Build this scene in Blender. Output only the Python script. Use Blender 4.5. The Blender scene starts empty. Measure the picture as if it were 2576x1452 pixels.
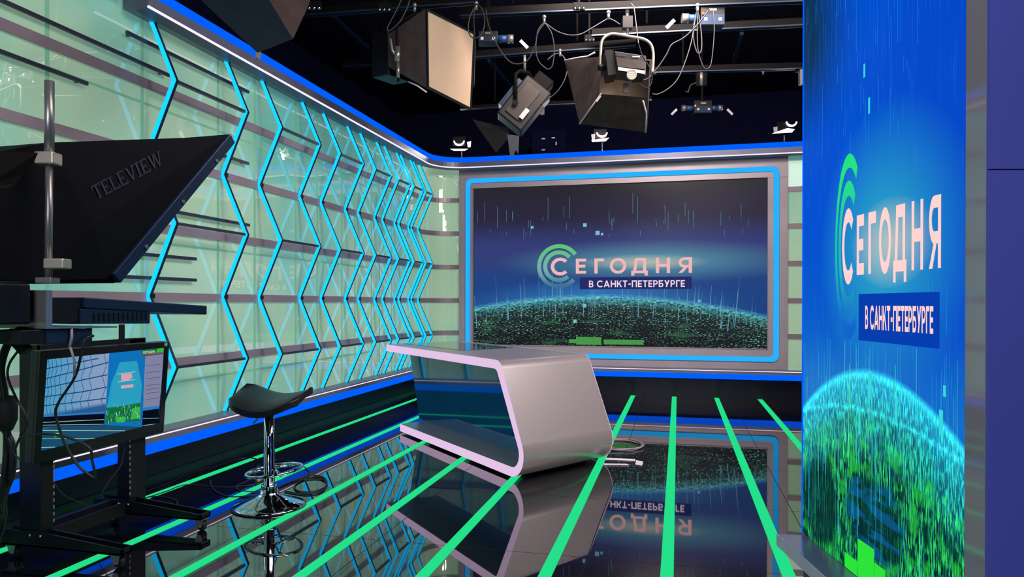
import bpy, math, random
from mathutils import Vector, Matrix
random.seed(7)
C = bpy.context.scene
COL = C.collection
V = Vector
# ------------------------------------------------------------------ camera, world, light, exposure
CAM = V((0.0, 0.0, 1.5)); YAW = -0.232132; PIT = -0.003343; ROL = 0.001287; FPX = 1767.75; CYP = 768.93
FWD = V((math.sin(YAW)*math.cos(PIT), math.cos(YAW)*math.cos(PIT), math.sin(PIT)))
RGT0 = V((math.cos(YAW), -math.sin(YAW), 0)); UP0 = RGT0.cross(FWD)
RGT = RGT0*math.cos(ROL) + UP0*math.sin(ROL); UP = -RGT0*math.sin(ROL) + UP0*math.cos(ROL)
cd = bpy.data.cameras.new('camera'); cam = bpy.data.objects.new('camera', cd); COL.objects.link(cam)
cd.sensor_fit = 'HORIZONTAL'; cd.sensor_width = 36.0; cd.lens = FPX/2576*36.0
cd.shift_y = (CYP-726.0)/2576.0; cd.clip_start = 0.02; cd.clip_end = 100
M3 = Matrix((RGT, UP, -FWD)).transposed()
cam.matrix_world = Matrix.Translation(CAM) @ M3.to_4x4()
C.camera = cam
C.view_settings.view_transform = 'Standard'; C.view_settings.look = 'None'
C.view_settings.gamma = 1.0; C.view_settings.use_curve_mapping = False; C.view_settings.exposure = 0.0

def lin(c):
    c = c/255.0
    return c/12.92 if c <= 0.04045 else ((c+0.055)/1.055)**2.4
def L3(rgb): return (lin(rgb[0]), lin(rgb[1]), lin(rgb[2]))

w = bpy.data.worlds.new('studio_dark'); C.world = w; w.use_nodes = True
w.node_tree.nodes['Background'].inputs[0].default_value = (*L3((60, 70, 140)), 1)
w.node_tree.nodes['Background'].inputs[1].default_value = 0.10

def area(name, loc, target, size, power, rgb, spread=180, sy=None):
    d = bpy.data.lights.new(name, 'AREA'); d.energy = power; d.color = rgb; d.size = size
    d.shape = 'RECTANGLE'; d.size_y = sy or size; d.spread = math.radians(spread)
    o = bpy.data.objects.new(name, d); COL.objects.link(o); o.location = loc
    o.rotation_euler = (V(target)-V(loc)).to_track_quat('-Z', 'Y').to_euler()
    return o
WARM = (1.0, 0.83, 0.74); COOL = (0.62, 0.78, 1.0)
area('key_wall', (0.6, 3.0, 5.3), (-4.2, 6.2, 1.9), 3.4, 170, (1.0, .93, .86), 150)
area('key_wall_far', (2.4, 6.9, 5.2), (-4.2, 9.0, 2.0), 2.2, 70, (1.0, .93, .86), 150)
area('key_desk', (2.6, 4.6, 5.2), (-1.3, 6.6, .6), 1.2, 105, (1.0, .88, .84), 100)
area('key_screen', (-0.3, 6.7, 5.25), (-0.4, 11.7, 2.0), 1.6, 170, WARM, 120, .6)
area('fill_front', (-0.6, -2.2, 3.6), (.6, 4.0, 1.0), 2.4, 90, (.84, .86, 1.0), 140)

# ------------------------------------------------------------------ picture measuring helpers (points on known planes)
def ray(x, y): return FWD + RGT*((x-1288)/FPX) - UP*((y-CYP)/FPX)
def at_depth(x, y, D): return CAM + ray(x, y)*D
def on_plane(x, y, p0, n):
    d = ray(x, y); return CAM + d*((V(p0)-CAM).dot(V(n))/d.dot(V(n)))
def on_z(x, y, z): return on_plane(x, y, (0, 0, z), (0, 0, 1))
def on_x(x, y, X): return on_plane(x, y, (X, 0, 0), (1, 0, 0))
def on_y(x, y, Y): return on_plane(x, y, (0, Y, 0), (0, 1, 0))

# ------------------------------------------------------------------ materials
def nt(m): m.use_nodes = True; return m.node_tree
def set_in(b, k, v):
    if k in b.inputs: b.inputs[k].default_value = v
def pbr(name, rgb, rough=.5, metal=0, vary=.08, scale=6, bump=0, spec=None, ior=None, coat=0, coat_rough=.03, aniso=None):
    m = bpy.data.materials.new(name); t = nt(m); b = t.nodes['Principled BSDF']
    c = L3(rgb)
    n = t.nodes.new('ShaderNodeTexNoise'); tc = t.nodes.new('ShaderNodeTexCoord'); n.inputs['Scale'].default_value = scale
    n.inputs['Detail'].default_value = 4
    if aniso:
        mp = t.nodes.new('ShaderNodeMapping'); mp.inputs['Scale'].default_value = aniso
        t.links.new(tc.outputs['Object'], mp.inputs[0]); t.links.new(mp.outputs[0], n.inputs['Vector'])
    else: t.links.new(tc.outputs['Object'], n.inputs['Vector'])
    r = t.nodes.new('ShaderNodeValToRGB'); t.links.new(n.outputs['Fac'], r.inputs[0])
    r.color_ramp.elements[0].position = .3; r.color_ramp.elements[1].position = .7
    r.color_ramp.elements[0].color = (*[x*(1-vary) for x in c], 1); r.color_ramp.elements[1].color = (*[min(1, x*(1+vary)) for x in c], 1)
    t.links.new(r.outputs[0], b.inputs['Base Color'])
    b.inputs['Roughness'].default_value = rough; b.inputs['Metallic'].default_value = metal
    if spec is not None: set_in(b, 'Specular IOR Level', spec)
    if ior: b.inputs['IOR'].default_value = ior
    if coat: set_in(b, 'Coat Weight', coat); set_in(b, 'Coat Roughness', coat_rough)
    if bump:
        bp = t.nodes.new('ShaderNodeBump'); bp.inputs['Strength'].default_value = bump; bp.inputs['Distance'].default_value = .01
        t.links.new(n.outputs['Fac'], bp.inputs['Height']); t.links.new(bp.outputs[0], b.inputs['Normal'])
    return m
def emit(name, rgb, s=1.0):
    m = bpy.data.materials.new(name); t = nt(m); t.nodes.remove(t.nodes['Principled BSDF'])
    e = t.nodes.new('ShaderNodeEmission'); e.inputs[0].default_value = (*L3(rgb), 1); e.inputs[1].default_value = s
    t.links.new(e.outputs[0], t.nodes['Material Output'].inputs[0])
    return m
class X:                                   # tiny arithmetic on shader sockets
    def __init__(s, t, k): s.t = t; s.k = k
    def _m(s, op, *a):
        n = s.t.nodes.new('ShaderNodeMath'); n.operation = op
        for i, v in enumerate((s,)+a):
            if isinstance(v, X): s.t.links.new(v.k, n.inputs[i])
            else: n.inputs[i].default_value = v
        return X(s.t, n.outputs[0])
    def __add__(s, o): return s._m('ADD', o)
    __radd__ = __add__
    def __mul__(s, o): return s._m('MULTIPLY', o)
    __rmul__ = __mul__
    def __sub__(s, o): return s._m('SUBTRACT', o)
    def __rsub__(s, o): return (s*-1.0)+o
    def abs(s): return s._m('ABSOLUTE')
    def pow(s, p): return s._m('POWER', p)
    def clamp(s): return s._m('MINIMUM', 1.0)._m('MAXIMUM', 0.0)
    def frac(s): return s._m('FRACT')
    def sin(s): return s._m('SINE')
    def step(s, a, b):                     # smooth ramp 0..1 between a and b
        n = s.t.nodes.new('ShaderNodeMapRange'); n.interpolation_type = 'SMOOTHSTEP'
        s.t.links.new(s.k, n.inputs[0]); n.inputs[1].default_value = a; n.inputs[2].default_value = b
        return X(s.t, n.outputs[0])
def noise(t, u, v, su, sv, detail=1.5, w=0.0):
    cx = t.nodes.new('ShaderNodeCombineXYZ'); 
    for i, q in enumerate((u*su, v*sv)): t.links.new(q.k, cx.inputs[i])
    cx.inputs[2].default_value = w
    n = t.nodes.new('ShaderNodeTexNoise'); n.inputs['Scale'].default_value = 1.0; n.inputs['Detail'].default_value = detail
    t.links.new(cx.outputs[0], n.inputs['Vector']); return X(t, n.outputs['Fac'])
def blend(t, a, b, f):
    n = t.nodes.new('ShaderNodeMix'); n.data_type = 'RGBA'
    t.links.new(f.k, n.inputs[0])
    for v, i in ((a, 6), (b, 7)):
        if isinstance(v, X): t.links.new(v.k, n.inputs[i])
        else: n.inputs[i].default_value = (*L3(v), 1)
    return X(t, n.outputs[2])
def addc(t, a, rgb, f):
    n = t.nodes.new('ShaderNodeMix'); n.data_type = 'RGBA'; n.blend_type = 'ADD'
    t.links.new(f.k, n.inputs[0]); t.links.new(a.k, n.inputs[6]); n.inputs[7].default_value = (*L3(rgb), 1)
    return X(t, n.outputs[2])
def screen_mat(name):
    m = bpy.data.materials.new(name); t = nt(m); t.nodes.remove(t.nodes['Principled BSDF'])
    uv = t.nodes.new('ShaderNodeUVMap'); sp = t.nodes.new('ShaderNodeSeparateXYZ'); t.links.new(uv.outputs[0], sp.inputs[0])
    return m, t, X(t, sp.outputs[0]), X(t, sp.outputs[1])
def screen_out(m, t, col, s=1.0, gloss=.06):
    e = t.nodes.new('ShaderNodeEmission'); t.links.new(col.k, e.inputs[0]); e.inputs[1].default_value = s
    g = t.nodes.new('ShaderNodeBsdfGlossy'); g.inputs['Roughness'].default_value = .25; g.inputs[0].default_value = (.04*gloss/.06,)*3+(1,)
    ad = t.nodes.new('ShaderNodeAddShader'); t.links.new(e.outputs[0], ad.inputs[0]); t.links.new(g.outputs[0], ad.inputs[1])
    t.links.new(ad.outputs[0], t.nodes['Material Output'].inputs[0]); return m

M = {}
M['black'] = pbr('black_paint', (8, 8, 15), .5, spec=.35)
M['blackgloss'] = pbr('black_gloss', (9, 10, 16), .22)
M['plastic'] = pbr('black_plastic', (16, 17, 24), .42, bump=.05, scale=200)
M['room'] = pbr('room_black', (12, 13, 44), .95, spec=.1)
M['ceil'] = pbr('ceiling_black', (9, 9, 30), .95, spec=.1)
M['plinth'] = pbr('plinth_black', (9, 11, 24), .35, spec=.4)
M['cloth'] = pbr('black_cloth', (70, 60, 60), .95, vary=.2, scale=9, bump=.25, spec=.1)
M['hood'] = pbr('hood_cloth', (3, 3, 13), .8, vary=.25, scale=14, bump=.12, spec=.2)
M['cream'] = pbr('cream_diffuser', (196, 170, 146), .9, vary=.05, scale=2.5, bump=.2)
M['rail'] = pbr('rail_metal', (9, 7, 8), .7, 0, spec=.12)
M['chrome'] = pbr('chrome', (205, 210, 218), .06, 1, vary=.02)
M['steel'] = pbr('steel', (150, 146, 146), .32, .7)
M['silver'] = pbr('silver_paint', (190, 180, 165), .35, .5)
M['grey'] = pbr('surround_grey', (168, 156, 166), .42, .15, vary=.05, scale=3)
M['band'] = pbr('band_metal', (150, 134, 146), .36, .25, vary=.06, scale=3)
M['bar'] = pbr('dark_bar', (62, 62, 82), .35, .5)
M['fascia'] = pbr('fascia_grey', (104, 110, 134), .4, .15)
M['deskm'] = pbr('desk_metal', (172, 162, 166), .34, .55, vary=.03, scale=60)
M['deskin'] = pbr('desk_inner', (98, 98, 118), .3, .4)
M['leather'] = pbr('black_leather', (22, 21, 28), .38, vary=.15, scale=30, bump=.08)
M['rubber'] = pbr('rubber', (12, 12, 14), .7)
M['white'] = pbr('white_label', (215, 205, 210), .7)
M['paper'] = pbr('paper', (225, 205, 222), .8)
M['cable'] = pbr('black_cable', (13, 14, 22), .45)
M['cableg'] = pbr('grey_cable', (46, 44, 48), .5)
M['cablew'] = pbr('pale_cable', (150, 140, 150), .5)
M['bluebox'] = pbr('blue_plastic', (30, 70, 120), .4)
M['navy'] = pbr('navy_metal', (22, 42, 70), .4, .3)
M['purple'] = pbr('purple_panel', (86, 92, 190), .55, vary=.04, scale=1.2)
M['platform'] = pbr('platform_top', (120, 120, 165), .22, .3, vary=.04)
M['platedge'] = pbr('platform_edge', (215, 210, 232), .5, .1)
M['slate'] = pbr('slate_base', (60, 78, 108), .5)
M['seam_shade'] = pbr('seam_shade_green', (112, 166, 138), .3, coat=.5)
M['lettershade'] = pbr('grey_lettering', (36, 42, 58), .7)
for k_, e_ in (('seam_shade', .50),):
    b_ = M[k_].node_tree.nodes['Principled BSDF']; set_in(b_, 'Emission Color', (*L3((96, 150, 124)), 1)); set_in(b_, 'Emission Strength', e_)
M['neon'] = emit('neon_cyan', (16, 176, 236), 1.7)
M['frameblue'] = emit('frame_blue', (40, 178, 255), 1.0)
M['stripblue'] = emit('strip_blue', (0, 92, 255), 1.1)
M['ledwhite'] = emit('led_white', (255, 222, 250), 1.25)
M['green'] = emit('floor_green', (36, 224, 138), 1.0)
M['edgepink'] = emit('edge_lilac', (233, 200, 236), .95)
M['lamp'] = emit('lamp_white', (255, 240, 250), 2.2)
M['flap'] = pbr('white_flap', (225, 220, 222), .6)
M['led_red'] = emit('pilot_orange', (255, 150, 80), 2.0)
M['pinktext'] = emit('text_pink', (238, 184, 184), 1.0)
M['pinktext2'] = emit('text_pink_bright', (255, 208, 205), 1.05)
M['whitetext'] = emit('text_white', (235, 215, 225), 1.0)
M['capblue'] = emit('caption_navy', (40, 44, 104), 1.0)
M['capblue2'] = emit('caption_blue', (6, 62, 176), 1.0)
M['tealbox'] = emit('teal_square', (120, 190, 200), 1.0)
M['streak'] = emit('pale_streak', (110, 175, 205), .8)
M['streak2'] = emit('cyan_streak', (60, 220, 225), .95)
M['greenbox'] = emit('green_square', (72, 150, 74), 1.0)
M['greenbox2'] = emit('green_square_bright', (45, 228, 58), 1.0)

# glazed green wall panels: frosted green behind a clear, slightly wavy glass face
def glass_wall():
    m = pbr('green_glass_panel', (138, 182, 166), .5, vary=.07, scale=.45)
    t = m.node_tree; b = t.nodes['Principled BSDF']
    rp = [n for n in t.nodes if n.type == 'VALTORGB'][0]
    rp.color_ramp.elements[0].color = (*L3((104, 176, 162)), 1); rp.color_ramp.elements[1].color = (*L3((154, 188, 160)), 1)
    rp.color_ramp.elements[0].position = .36; rp.color_ramp.elements[1].position = .56
    t.links.new(rp.outputs[0], b.inputs['Emission Color'])
    set_in(b, 'Coat Weight', 1.0); set_in(b, 'Coat Roughness', .004); set_in(b, 'Coat IOR', 2.1)
    set_in(b, 'Emission Color', (*L3((132, 176, 160)), 1)); set_in(b, 'Emission Strength', .50)
    n = t.nodes.new('ShaderNodeTexNoise'); tc = t.nodes.new('ShaderNodeTexCoord'); n.inputs['Scale'].default_value = 1.3; n.inputs['Detail'].default_value = 0
    t.links.new(tc.outputs['Object'], n.inputs['Vector'])
    bp = t.nodes.new('ShaderNodeBump'); bp.inputs['Strength'].default_value = .3; bp.inputs['Distance'].default_value = .03
    t.links.new(n.outputs['Fac'], bp.inputs['Height'])
    if 'Coat Normal' in b.inputs: t.links.new(bp.outputs[0], b.inputs['Coat Normal'])
    return m
M['glasswall'] = glass_wall()
def floor_mat():
    m = bpy.data.materials.new('black_gloss_tiles'); t = nt(m); b = t.nodes['Principled BSDF']
    tc = t.nodes.new('ShaderNodeTexCoord'); sp = t.nodes.new('ShaderNodeSeparateXYZ'); t.links.new(tc.outputs['Object'], sp.inputs[0])
    x = X(t, sp.outputs[0]); y = X(t, sp.outputs[1])
    jx = (((x-.805)*(1/1.325)+20.5).frac()-.5).abs()*1.325
    jy = (((y-4.13)*(1/1.268)+20.5).frac()-.5).abs()*1.268
    j = jx._m('MINIMUM', jy).step(.0015, .0035)
    col = blend(t, (0, 0, 2), (10, 12, 20), j)
    t.links.new(col.k, b.inputs['Base Color'])
    r = noise(t, x, y, 2.0, 2.0, 4)*.03+.005
    r = r + (1.0-j)*.5
    t.links.new(r.k, b.inputs['Roughness']); b.inputs['IOR'].default_value = 2.9
    s = j*.5; 
    if 'Specular IOR Level' in b.inputs: t.links.new(s.k, b.inputs['Specular IOR Level'])
    return m
M['floor'] = floor_mat()
def plate_mat():
    m = pbr('smoked_glass_plate', (22, 98, 148), .06, 0, vary=.1, scale=1.5); b = m.node_tree.nodes['Principled BSDF']; b.inputs['IOR'].default_value = 2.0
    return m
M['plate'] = plate_mat()
M['topglass'] = pbr('desk_glass', (40, 42, 52), .04, 0, vary=.03); M['topglass'].node_tree.nodes['Principled BSDF'].inputs['IOR'].default_value = 1.8
M['glossgrey'] = pbr('gloss_grey', (172, 158, 168), .06, .15, vary=.02); M['glossgrey'].node_tree.nodes['Principled BSDF'].inputs['IOR'].default_value = 1.7
M['tvglass'] = pbr('prompter_glass', (12, 16, 24), .02)

# ------------------------------------------------------------------ mesh helpers
class MB:
    def __init__(s): s.v = []; s.f = []; s.mi = []; s.uv = {}; s.k = 0; s.sm = set()
    def mat(s, k): s.k = k; return s
    def poly(s, pts, smooth=False):
        b = len(s.v); s.v += [tuple(p) for p in pts]; s.f.append(tuple(range(b, b+len(pts)))); s.mi.append(s.k); return s
    def hexa(s, p):                       # p: 8 points, 0-3 bottom loop, 4-7 top loop
        b = len(s.v); s.v += [tuple(q) for q in p]
        for f in ((3, 2, 1, 0), (4, 5, 6, 7), (0, 1, 5, 4), (1, 2, 6, 5), (2, 3, 7, 6), (3, 0, 4, 7)):
            s.f.append(tuple(b+i for i in f)); s.mi.append(s.k)
        return s
    def box(s, lo, hi):
        (a, b, c), (d, e, f) = lo, hi
        return s.hexa([(a, b, c), (d, b, c), (d, e, c), (a, e, c), (a, b, f), (d, b, f), (d, e, f), (a, e, f)])
    def obox(s, c, ax, ay, az, hx, hy, hz):
        c = V(c); ax = V(ax)*hx; ay = V(ay)*hy; az = V(az)*hz
        return s.hexa([c-ax-ay-az, c+ax-ay-az, c+ax+ay-az, c-ax+ay-az, c-ax-ay+az, c+ax-ay+az, c+ax+ay+az, c-ax+ay+az])
    def bar(s, p, q, w, h, up=(0, 0, 1)):
        p = V(p); q = V(q); d = (q-p); L = d.length; d.normalize(); u = V(up)
        if abs(d.dot(u)) > .98: u = V((1, 0, 0))
        a = d.cross(u).normalized(); u = a.cross(d).normalized()
        return s.obox((p+q)/2, d, a, u, L/2, w/2, h/2)
    def prism(s, pts, vec, caps=True):
        n = len(pts); b = len(s.v); vec = V(vec)
        s.v += [tuple(p) for p in pts] + [tuple(V(p)+vec) for p in pts]
        for i in range(n):
            j = (i+1) % n; s.f.append((b+i, b+j, b+n+j, b+n+i)); s.mi.append(s.k)
        if caps:
            s.f.append(tuple(b+i for i in reversed(range(n)))); s.mi.append(s.k)
            s.f.append(tuple(b+n+i for i in range(n))); s.mi.append(s.k)
        return s
    def tube(s, path, r, n=8, closed=False):
        P = [V(p) for p in path]; N = len(P); b = len(s.v); ref = None
        for i, p in enumerate(P):
            a = P[(i-1) % N] if (closed or i > 0) else p
            c = P[(i+1) % N] if (closed or i < N-1) else p
            d = (c-a).normalized()
            if ref is None: ref = d.orthogonal().normalized()
            ref = (ref-d*ref.dot(d)).normalized(); q = d.cross(ref)
            rr = r[i] if isinstance(r, (list, tuple)) else r
            for k in range(n):
                t = 2*math.pi*k/n; s.v.append(tuple(p+ref*(rr*math.cos(t))+q*(rr*math.sin(t))))
        for i in range(N if closed else N-1):
            for k in range(n):
                i2 = (i+1) % N; k2 = (k+1) % n
                s.f.append((b+i*n+k, b+i*n+k2, b+i2*n+k2, b+i2*n+k)); s.mi.append(s.k); s.sm.add(len(s.f)-1)
        if not closed:
            s.f.append(tuple(b+k for k in reversed(range(n)))); s.mi.append(s.k)
            s.f.append(tuple(b+(N-1)*n+k for k in range(n))); s.mi.append(s.k)
        return s
    def cyl(s, p, q, r, n=20): return s.tube([p, q], r, n)
    def lathe(s, prof, c=(0, 0, 0), n=40, axis=None):
        c = V(c); ax = V(axis).normalized() if axis else V((0, 0, 1)); e1 = ax.orthogonal().normalized(); e2 = ax.cross(e1); b = len(s.v)
        for r, z in prof:
            for k in range(n):
                t = 2*math.pi*k/n; s.v.append(tuple(c+e1*(r*math.cos(t))+e2*(r*math.sin(t))+ax*z))
        for i in range(len(prof)-1):
            for k in range(n):
                k2 = (k+1) % n; s.f.append((b+i*n+k, b+i*n+k2, b+(i+1)*n+k2, b+(i+1)*n+k)); s.mi.append(s.k); s.sm.add(len(s.f)-1)
        return s
    def ball(s, c, r, n=14):
        pr = [(max(1e-4, r*math.sin(math.pi*i/n)), -r*math.cos(math.pi*i/n)) for i in range(n+1)]
        return s.lathe(pr, c, 16)
    def sweep(s, path, prof, closed_prof=True):    # path: list of (point, outward normal in plan); prof: (offset along normal, z)
        b = len(s.v); n = len(prof)
        for p, nr in path:
            for o, z in prof: s.v.append((p[0]+nr[0]*o, p[1]+nr[1]*o, z))
        for i in range(len(path)-1):
            for k in range(n if closed_prof else n-1):
                k2 = (k+1) % n; s.f.append((b+i*n+k, b+i*n+k2, b+(i+1)*n+k2, b+(i+1)*n+k)); s.mi.append(s.k)
        if closed_prof:
            s.f.append(tuple(b+k for k in range(n))); s.mi.append(s.k)
            e = b+(len(path)-1)*n; s.f.append(tuple(e+k for k in reversed(range(n)))); s.mi.append(s.k)
        return s
    def build(s, name, mats, parent=None, bevel=0, seg=2, uvf=None, fix=True):
        me = bpy.data.meshes.new(name); me.from_pydata(s.v, [], s.f); me.update()
        for m in (mats if isinstance(mats, (list, tuple)) else [mats]): me.materials.append(m)
        for i, p in enumerate(me.polygons):
            p.material_index = s.mi[i]; p.use_smooth = i in s.sm
        if uvf:
            ul = me.uv_layers.new(name='UVMap')
            for p in me.polygons:
                for li, vi in zip(p.loop_indices, p.vertices): ul.data[li].uv = uvf(V(s.v[vi]))
        if fix:
            import bmesh
            bm = bmesh.new(); bm.from_mesh(me); bmesh.ops.recalc_face_normals(bm, faces=bm.faces); bm.to_mesh(me); bm.free()
        o = bpy.data.objects.new(name, me); COL.objects.link(o)
        if parent is not None:
            o.parent = parent; o.matrix_parent_inverse = Matrix.Translation(-parent.location) if not parent.rotation_euler.z else parent.matrix_basis.inverted()
        if bevel:
            bv = o.modifiers.new('bevel', 'BEVEL'); bv.width = bevel; bv.segments = seg; bv.limit_method = 'ANGLE'; bv.angle_limit = math.radians(35)
        return o
def thing(name, label, cat, loc=(0, 0, 0), group=None):
    o = bpy.data.objects.new(name, None); COL.objects.link(o); o.location = loc; o.empty_display_size = .1
    o['label'] = label; o['category'] = cat
    if group: o['group'] = group
    return o
def tag(o, label, cat, group=None):
    o['label'] = label; o['category'] = cat
    if group: o['group'] = group
    return o
def struct(o, label=None, cat=None):
    o['kind'] = 'structure'
    if label: o['label'] = label; o['category'] = cat
    return o
def arc(c, r, a0, a1, n=10):
    return [(c[0]+r*math.cos(a0+(a1-a0)*i/n), c[1]+r*math.sin(a0+(a1-a0)*i/n)) for i in range(n+1)]
def spline(pts, n=8):
    P = [V(p) for p in pts]; out = []
    for i in range(len(P)-1):
        a = P[max(i-1, 0)]; b = P[i]; c = P[i+1]; d = P[min(i+2, len(P)-1)]
        for k in range(n):
            t = k/n; out.append(.5*((2*b)+(c-a)*t+(2*a-5*b+4*c-d)*t*t+(3*b-a-3*c+d)*t**3))
    out.append(P[-1]); return out

# ------------------------------------------------------------------ lettering (drawn glyphs, unit cap height)
def gring(cx, cy, ro, ri, a0, a1, sx=1.0, n=22):
    out = []
    for i in range(n):
        t0 = math.radians(a0+(a1-a0)*i/n); t1 = math.radians(a0+(a1-a0)*(i+1)/n)
        out.append([(cx+sx*ro*math.cos(t0), cy+ro*math.sin(t0)), (cx+sx*ro*math.cos(t1), cy+ro*math.sin(t1)),
                    (cx+sx*ri*math.cos(t1), cy+ri*math.sin(t1)), (cx+sx*ri*math.cos(t0), cy+ri*math.sin(t0))])
    return out
def gr(x0, y0, x1, y1): return [[(x0, y0), (x1, y0), (x1, y1), (x0, y1)]]
T_ = .19
def bowl(x0, x1, y0, y1, t):
    r = (y1-y0)/2; cy = (y0+y1)/2; cx = x1-r
    return gr(x0, y1-t, cx, y1)+gr(x0, y0, cx, y0+t)+gring(cx, cy, r, r-t, -90, 90)
def bowl_l(x0, x1, y0, y1, t):
    r = (y1-y0)/2; cy = (y0+y1)/2; cx = x0+r
    return gr(cx, y1-t, x1, y1)+gr(cx, y0, x1, y0+t)+gring(cx, cy, r, r-t, 90, 270)
GL = {
 'С': (.90, gring(.5, .5, .52, .52-T_, 42, 318)),
 'Е': (.60, gr(0, 0, T_, 1)+gr(T_, 1-T_, .6, 1)+gr(T_, .5-T_/2, .55, .5+T_/2)+gr(T_, 0, .6, T_)),
 'Г': (.56, gr(0, 0, T_, 1)+gr(T_, 1-T_, .56, 1)),
 'О': (1.04, gring(.52, .5, .52, .52-T_, 0, 360, n=36)),
 'Д': (1.0, gr(0, -.16, T_, .17)+gr(1-T_, -.16, 1, .17)+gr(0, 0, 1, .17)+gr(.22, 1-T_, .9, 1)+gr(.9-T_, .17, .9, 1)+[[(.12, .17), (.12+T_, .17), (.22+T_, 1), (.22, 1)]]),
 'Н': (.82, gr(0, 0, T_, 1)+gr(.82-T_, 0, .82, 1)+gr(T_, .5-T_/2, .82-T_, .5+T_/2)),
 'Я': (.76, gr(.76-T_, 0, .76, 1)+bowl_l(.0, .76-T_, .34, 1, .17)+[[(0, 0), (.22, 0), (.50, .36), (.30, .36)]]),
 'В': (.70, gr(0, 0, T_, 1)+bowl(T_, .64, .5-.07, 1, .16)+bowl(T_, .70, 0, .5+.09, .17)),
 'А': (.94, [[(0, 0), (.21, 0), (.57, 1), (.37, 1)], [(.73, 0), (.94, 0), (.57, 1), (.37, 1)]]+gr(.22, .2, .72, .37)),
 'К': (.76, gr(0, 0, T_, 1)+[[(T_, .40), (.53, 1), (.75, 1), (T_, .28)], [(.30, .52), (.44, .66), (.78, 0), (.55, 0)], [(T_, .28), (T_, .62), (.44, .66), (.30, .5)]]),
 'Т': (.70, gr(0, 1-T_, .7, 1)+gr(.35-T_/2, 0, .35+T_/2, 1)),
 'П': (.80, gr(0, 0, T_, 1)+gr(.8-T_, 0, .8, 1)+gr(T_, 1-T_, .8-T_, 1)),
 'Р': (.68, gr(0, 0, T_, 1)+bowl(T_, .68, .36, 1, .17)),
 'Б': (.70, gr(0, 0, T_, 1)+gr(T_, 1-T_, .64, 1)+bowl(T_, .70, 0, .62, .17)),
 'У': (.78, [[(0, 1), (.22, 1), (.5, .36), (.36, .22)], [(.56, 1), (.78, 1), (.40, .0), (.18, .0)]]),
 '-': (.40, gr(.02, .36, .38, .54)), ' ': (.28, []),
}
def serif(polys, spots, w=.17, h=.09):
    for x, y in spots: polys = polys+gr(x-w, y, x+w, y+h)
    return polys
GL.update({
 'T': (.80, serif(gr(0, .88, .8, 1)+gr(.32, 0, .48, 1)+gr(0, .7, .07, .9)+gr(.73, .7, .8, .9), [(.4, 0)])),
 'E': (.74, gr(.08, 0, .24, 1)+gr(0, .9, .7, 1)+gr(0, 0, .74, .1)+gr(.24, .45, .48, .55)+gr(.45, .36, .5, .64)+gr(.64, .74, .7, .92)+gr(.68, .08, .74, .28)),
 'L': (.72, serif(gr(.08, 0, .24, 1)+gr(0, 0, .72, .1)+gr(.66, .08, .72, .3), [(.16, .91)])),
 'V': (.90, serif([[(.1, 1), (.28, 1), (.52, .0), (.40, .0)], [(.68, 1), (.8, 1), (.52, 0), (.42, 0)]], [(.19, .91), (.74, .91)], .15)),
 'I': (.40, serif(gr(.12, 0, .28, 1), [(.2, 0), (.2, .91)], .19)),
 'W': (1.24, serif([[(.08, 1), (.26, 1), (.42, 0), (.32, 0)], [(.52, 1), (.66, 1), (.42, 0), (.34, 0)], [(.52, 1), (.68, 1), (.90, 0), (.80, 0)], [(1.04, 1), (1.16, 1), (.9, 0), (.82, 0)]], [(.17, .91), (.6, .91), (1.1, .91)], .14)),
})
def text_polys(s, gap=.14):
    x = 0; out = []
    for ch in s:
        w_, ps = GL[ch]; out += [[(px+x, py) for px, py in p] for p in ps]; x += w_+gap
    return out, x-gap
def put_text(mb, s, f, gap=.14):           # f maps (fraction along, height fraction) to a 3D point
    ps, W = text_polys(s, gap)
    for p in ps: mb.poly([f(a/W, b) for a, b in p])
    return mb
def put_glyph(mb, ch, x0, x1, y0, y1, f):
    w_, ps = GL[ch]
    for p in ps: mb.poly([f(x0+(x1-x0)*a/w_, y0+(y1-y0)*b) for a, b in p])
    return mb

# ================================================================== SETTING
struct(MB().box((-6, -4, -.1), (6.5, 14.5, 0)).build('floor', M['floor']))
struct(MB().box((-6, -4, 5.6), (6.5, 14.5, 5.7)).build('ceiling', M['ceil']))
struct(MB().box((-6, 14.4, 0), (6.5, 14.5, 5.6)).build('wall_rear', M['room']))
struct(MB().box((6.4, -4, 0), (6.5, 14.4, 5.6)).build('wall_right', M['room']))
struct(MB().box((-6, -4.1, 0), (6.5, -4, 5.6)).build('wall_behind', M['room']))
struct(MB().box((-6, -4, 0), (-5.9, 14.4, 5.6)).build('wall_outer', M['room']))

def wall_path(xl, yb, r, y0=-1.5, x1=3.4, n=12):
    """plan path: left wall at x = xl, rounded corner, rear wall at y = yb; normals point into the studio"""
    p = [((xl, y0), (1, 0)), ((xl, yb-r), (1, 0))]
    for i in range(1, n):
        t = math.pi-(math.pi/2)*i/n
        p.append(((xl+r+r*math.cos(t), yb-r+r*math.sin(t)), (-math.cos(t), -math.sin(t))))
    p += [((xl+r, yb), (0, -1)), ((x1, yb), (0, -1))]
    return p
ZIGY = [4.916, 5.884, 6.476, 7.274, 7.768, 8.405, 8.785, 9.309, 9.585, 10.037, 10.202, 10.601, 10.729, 11.03]
GX, GY = -4.25, 11.72
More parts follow.
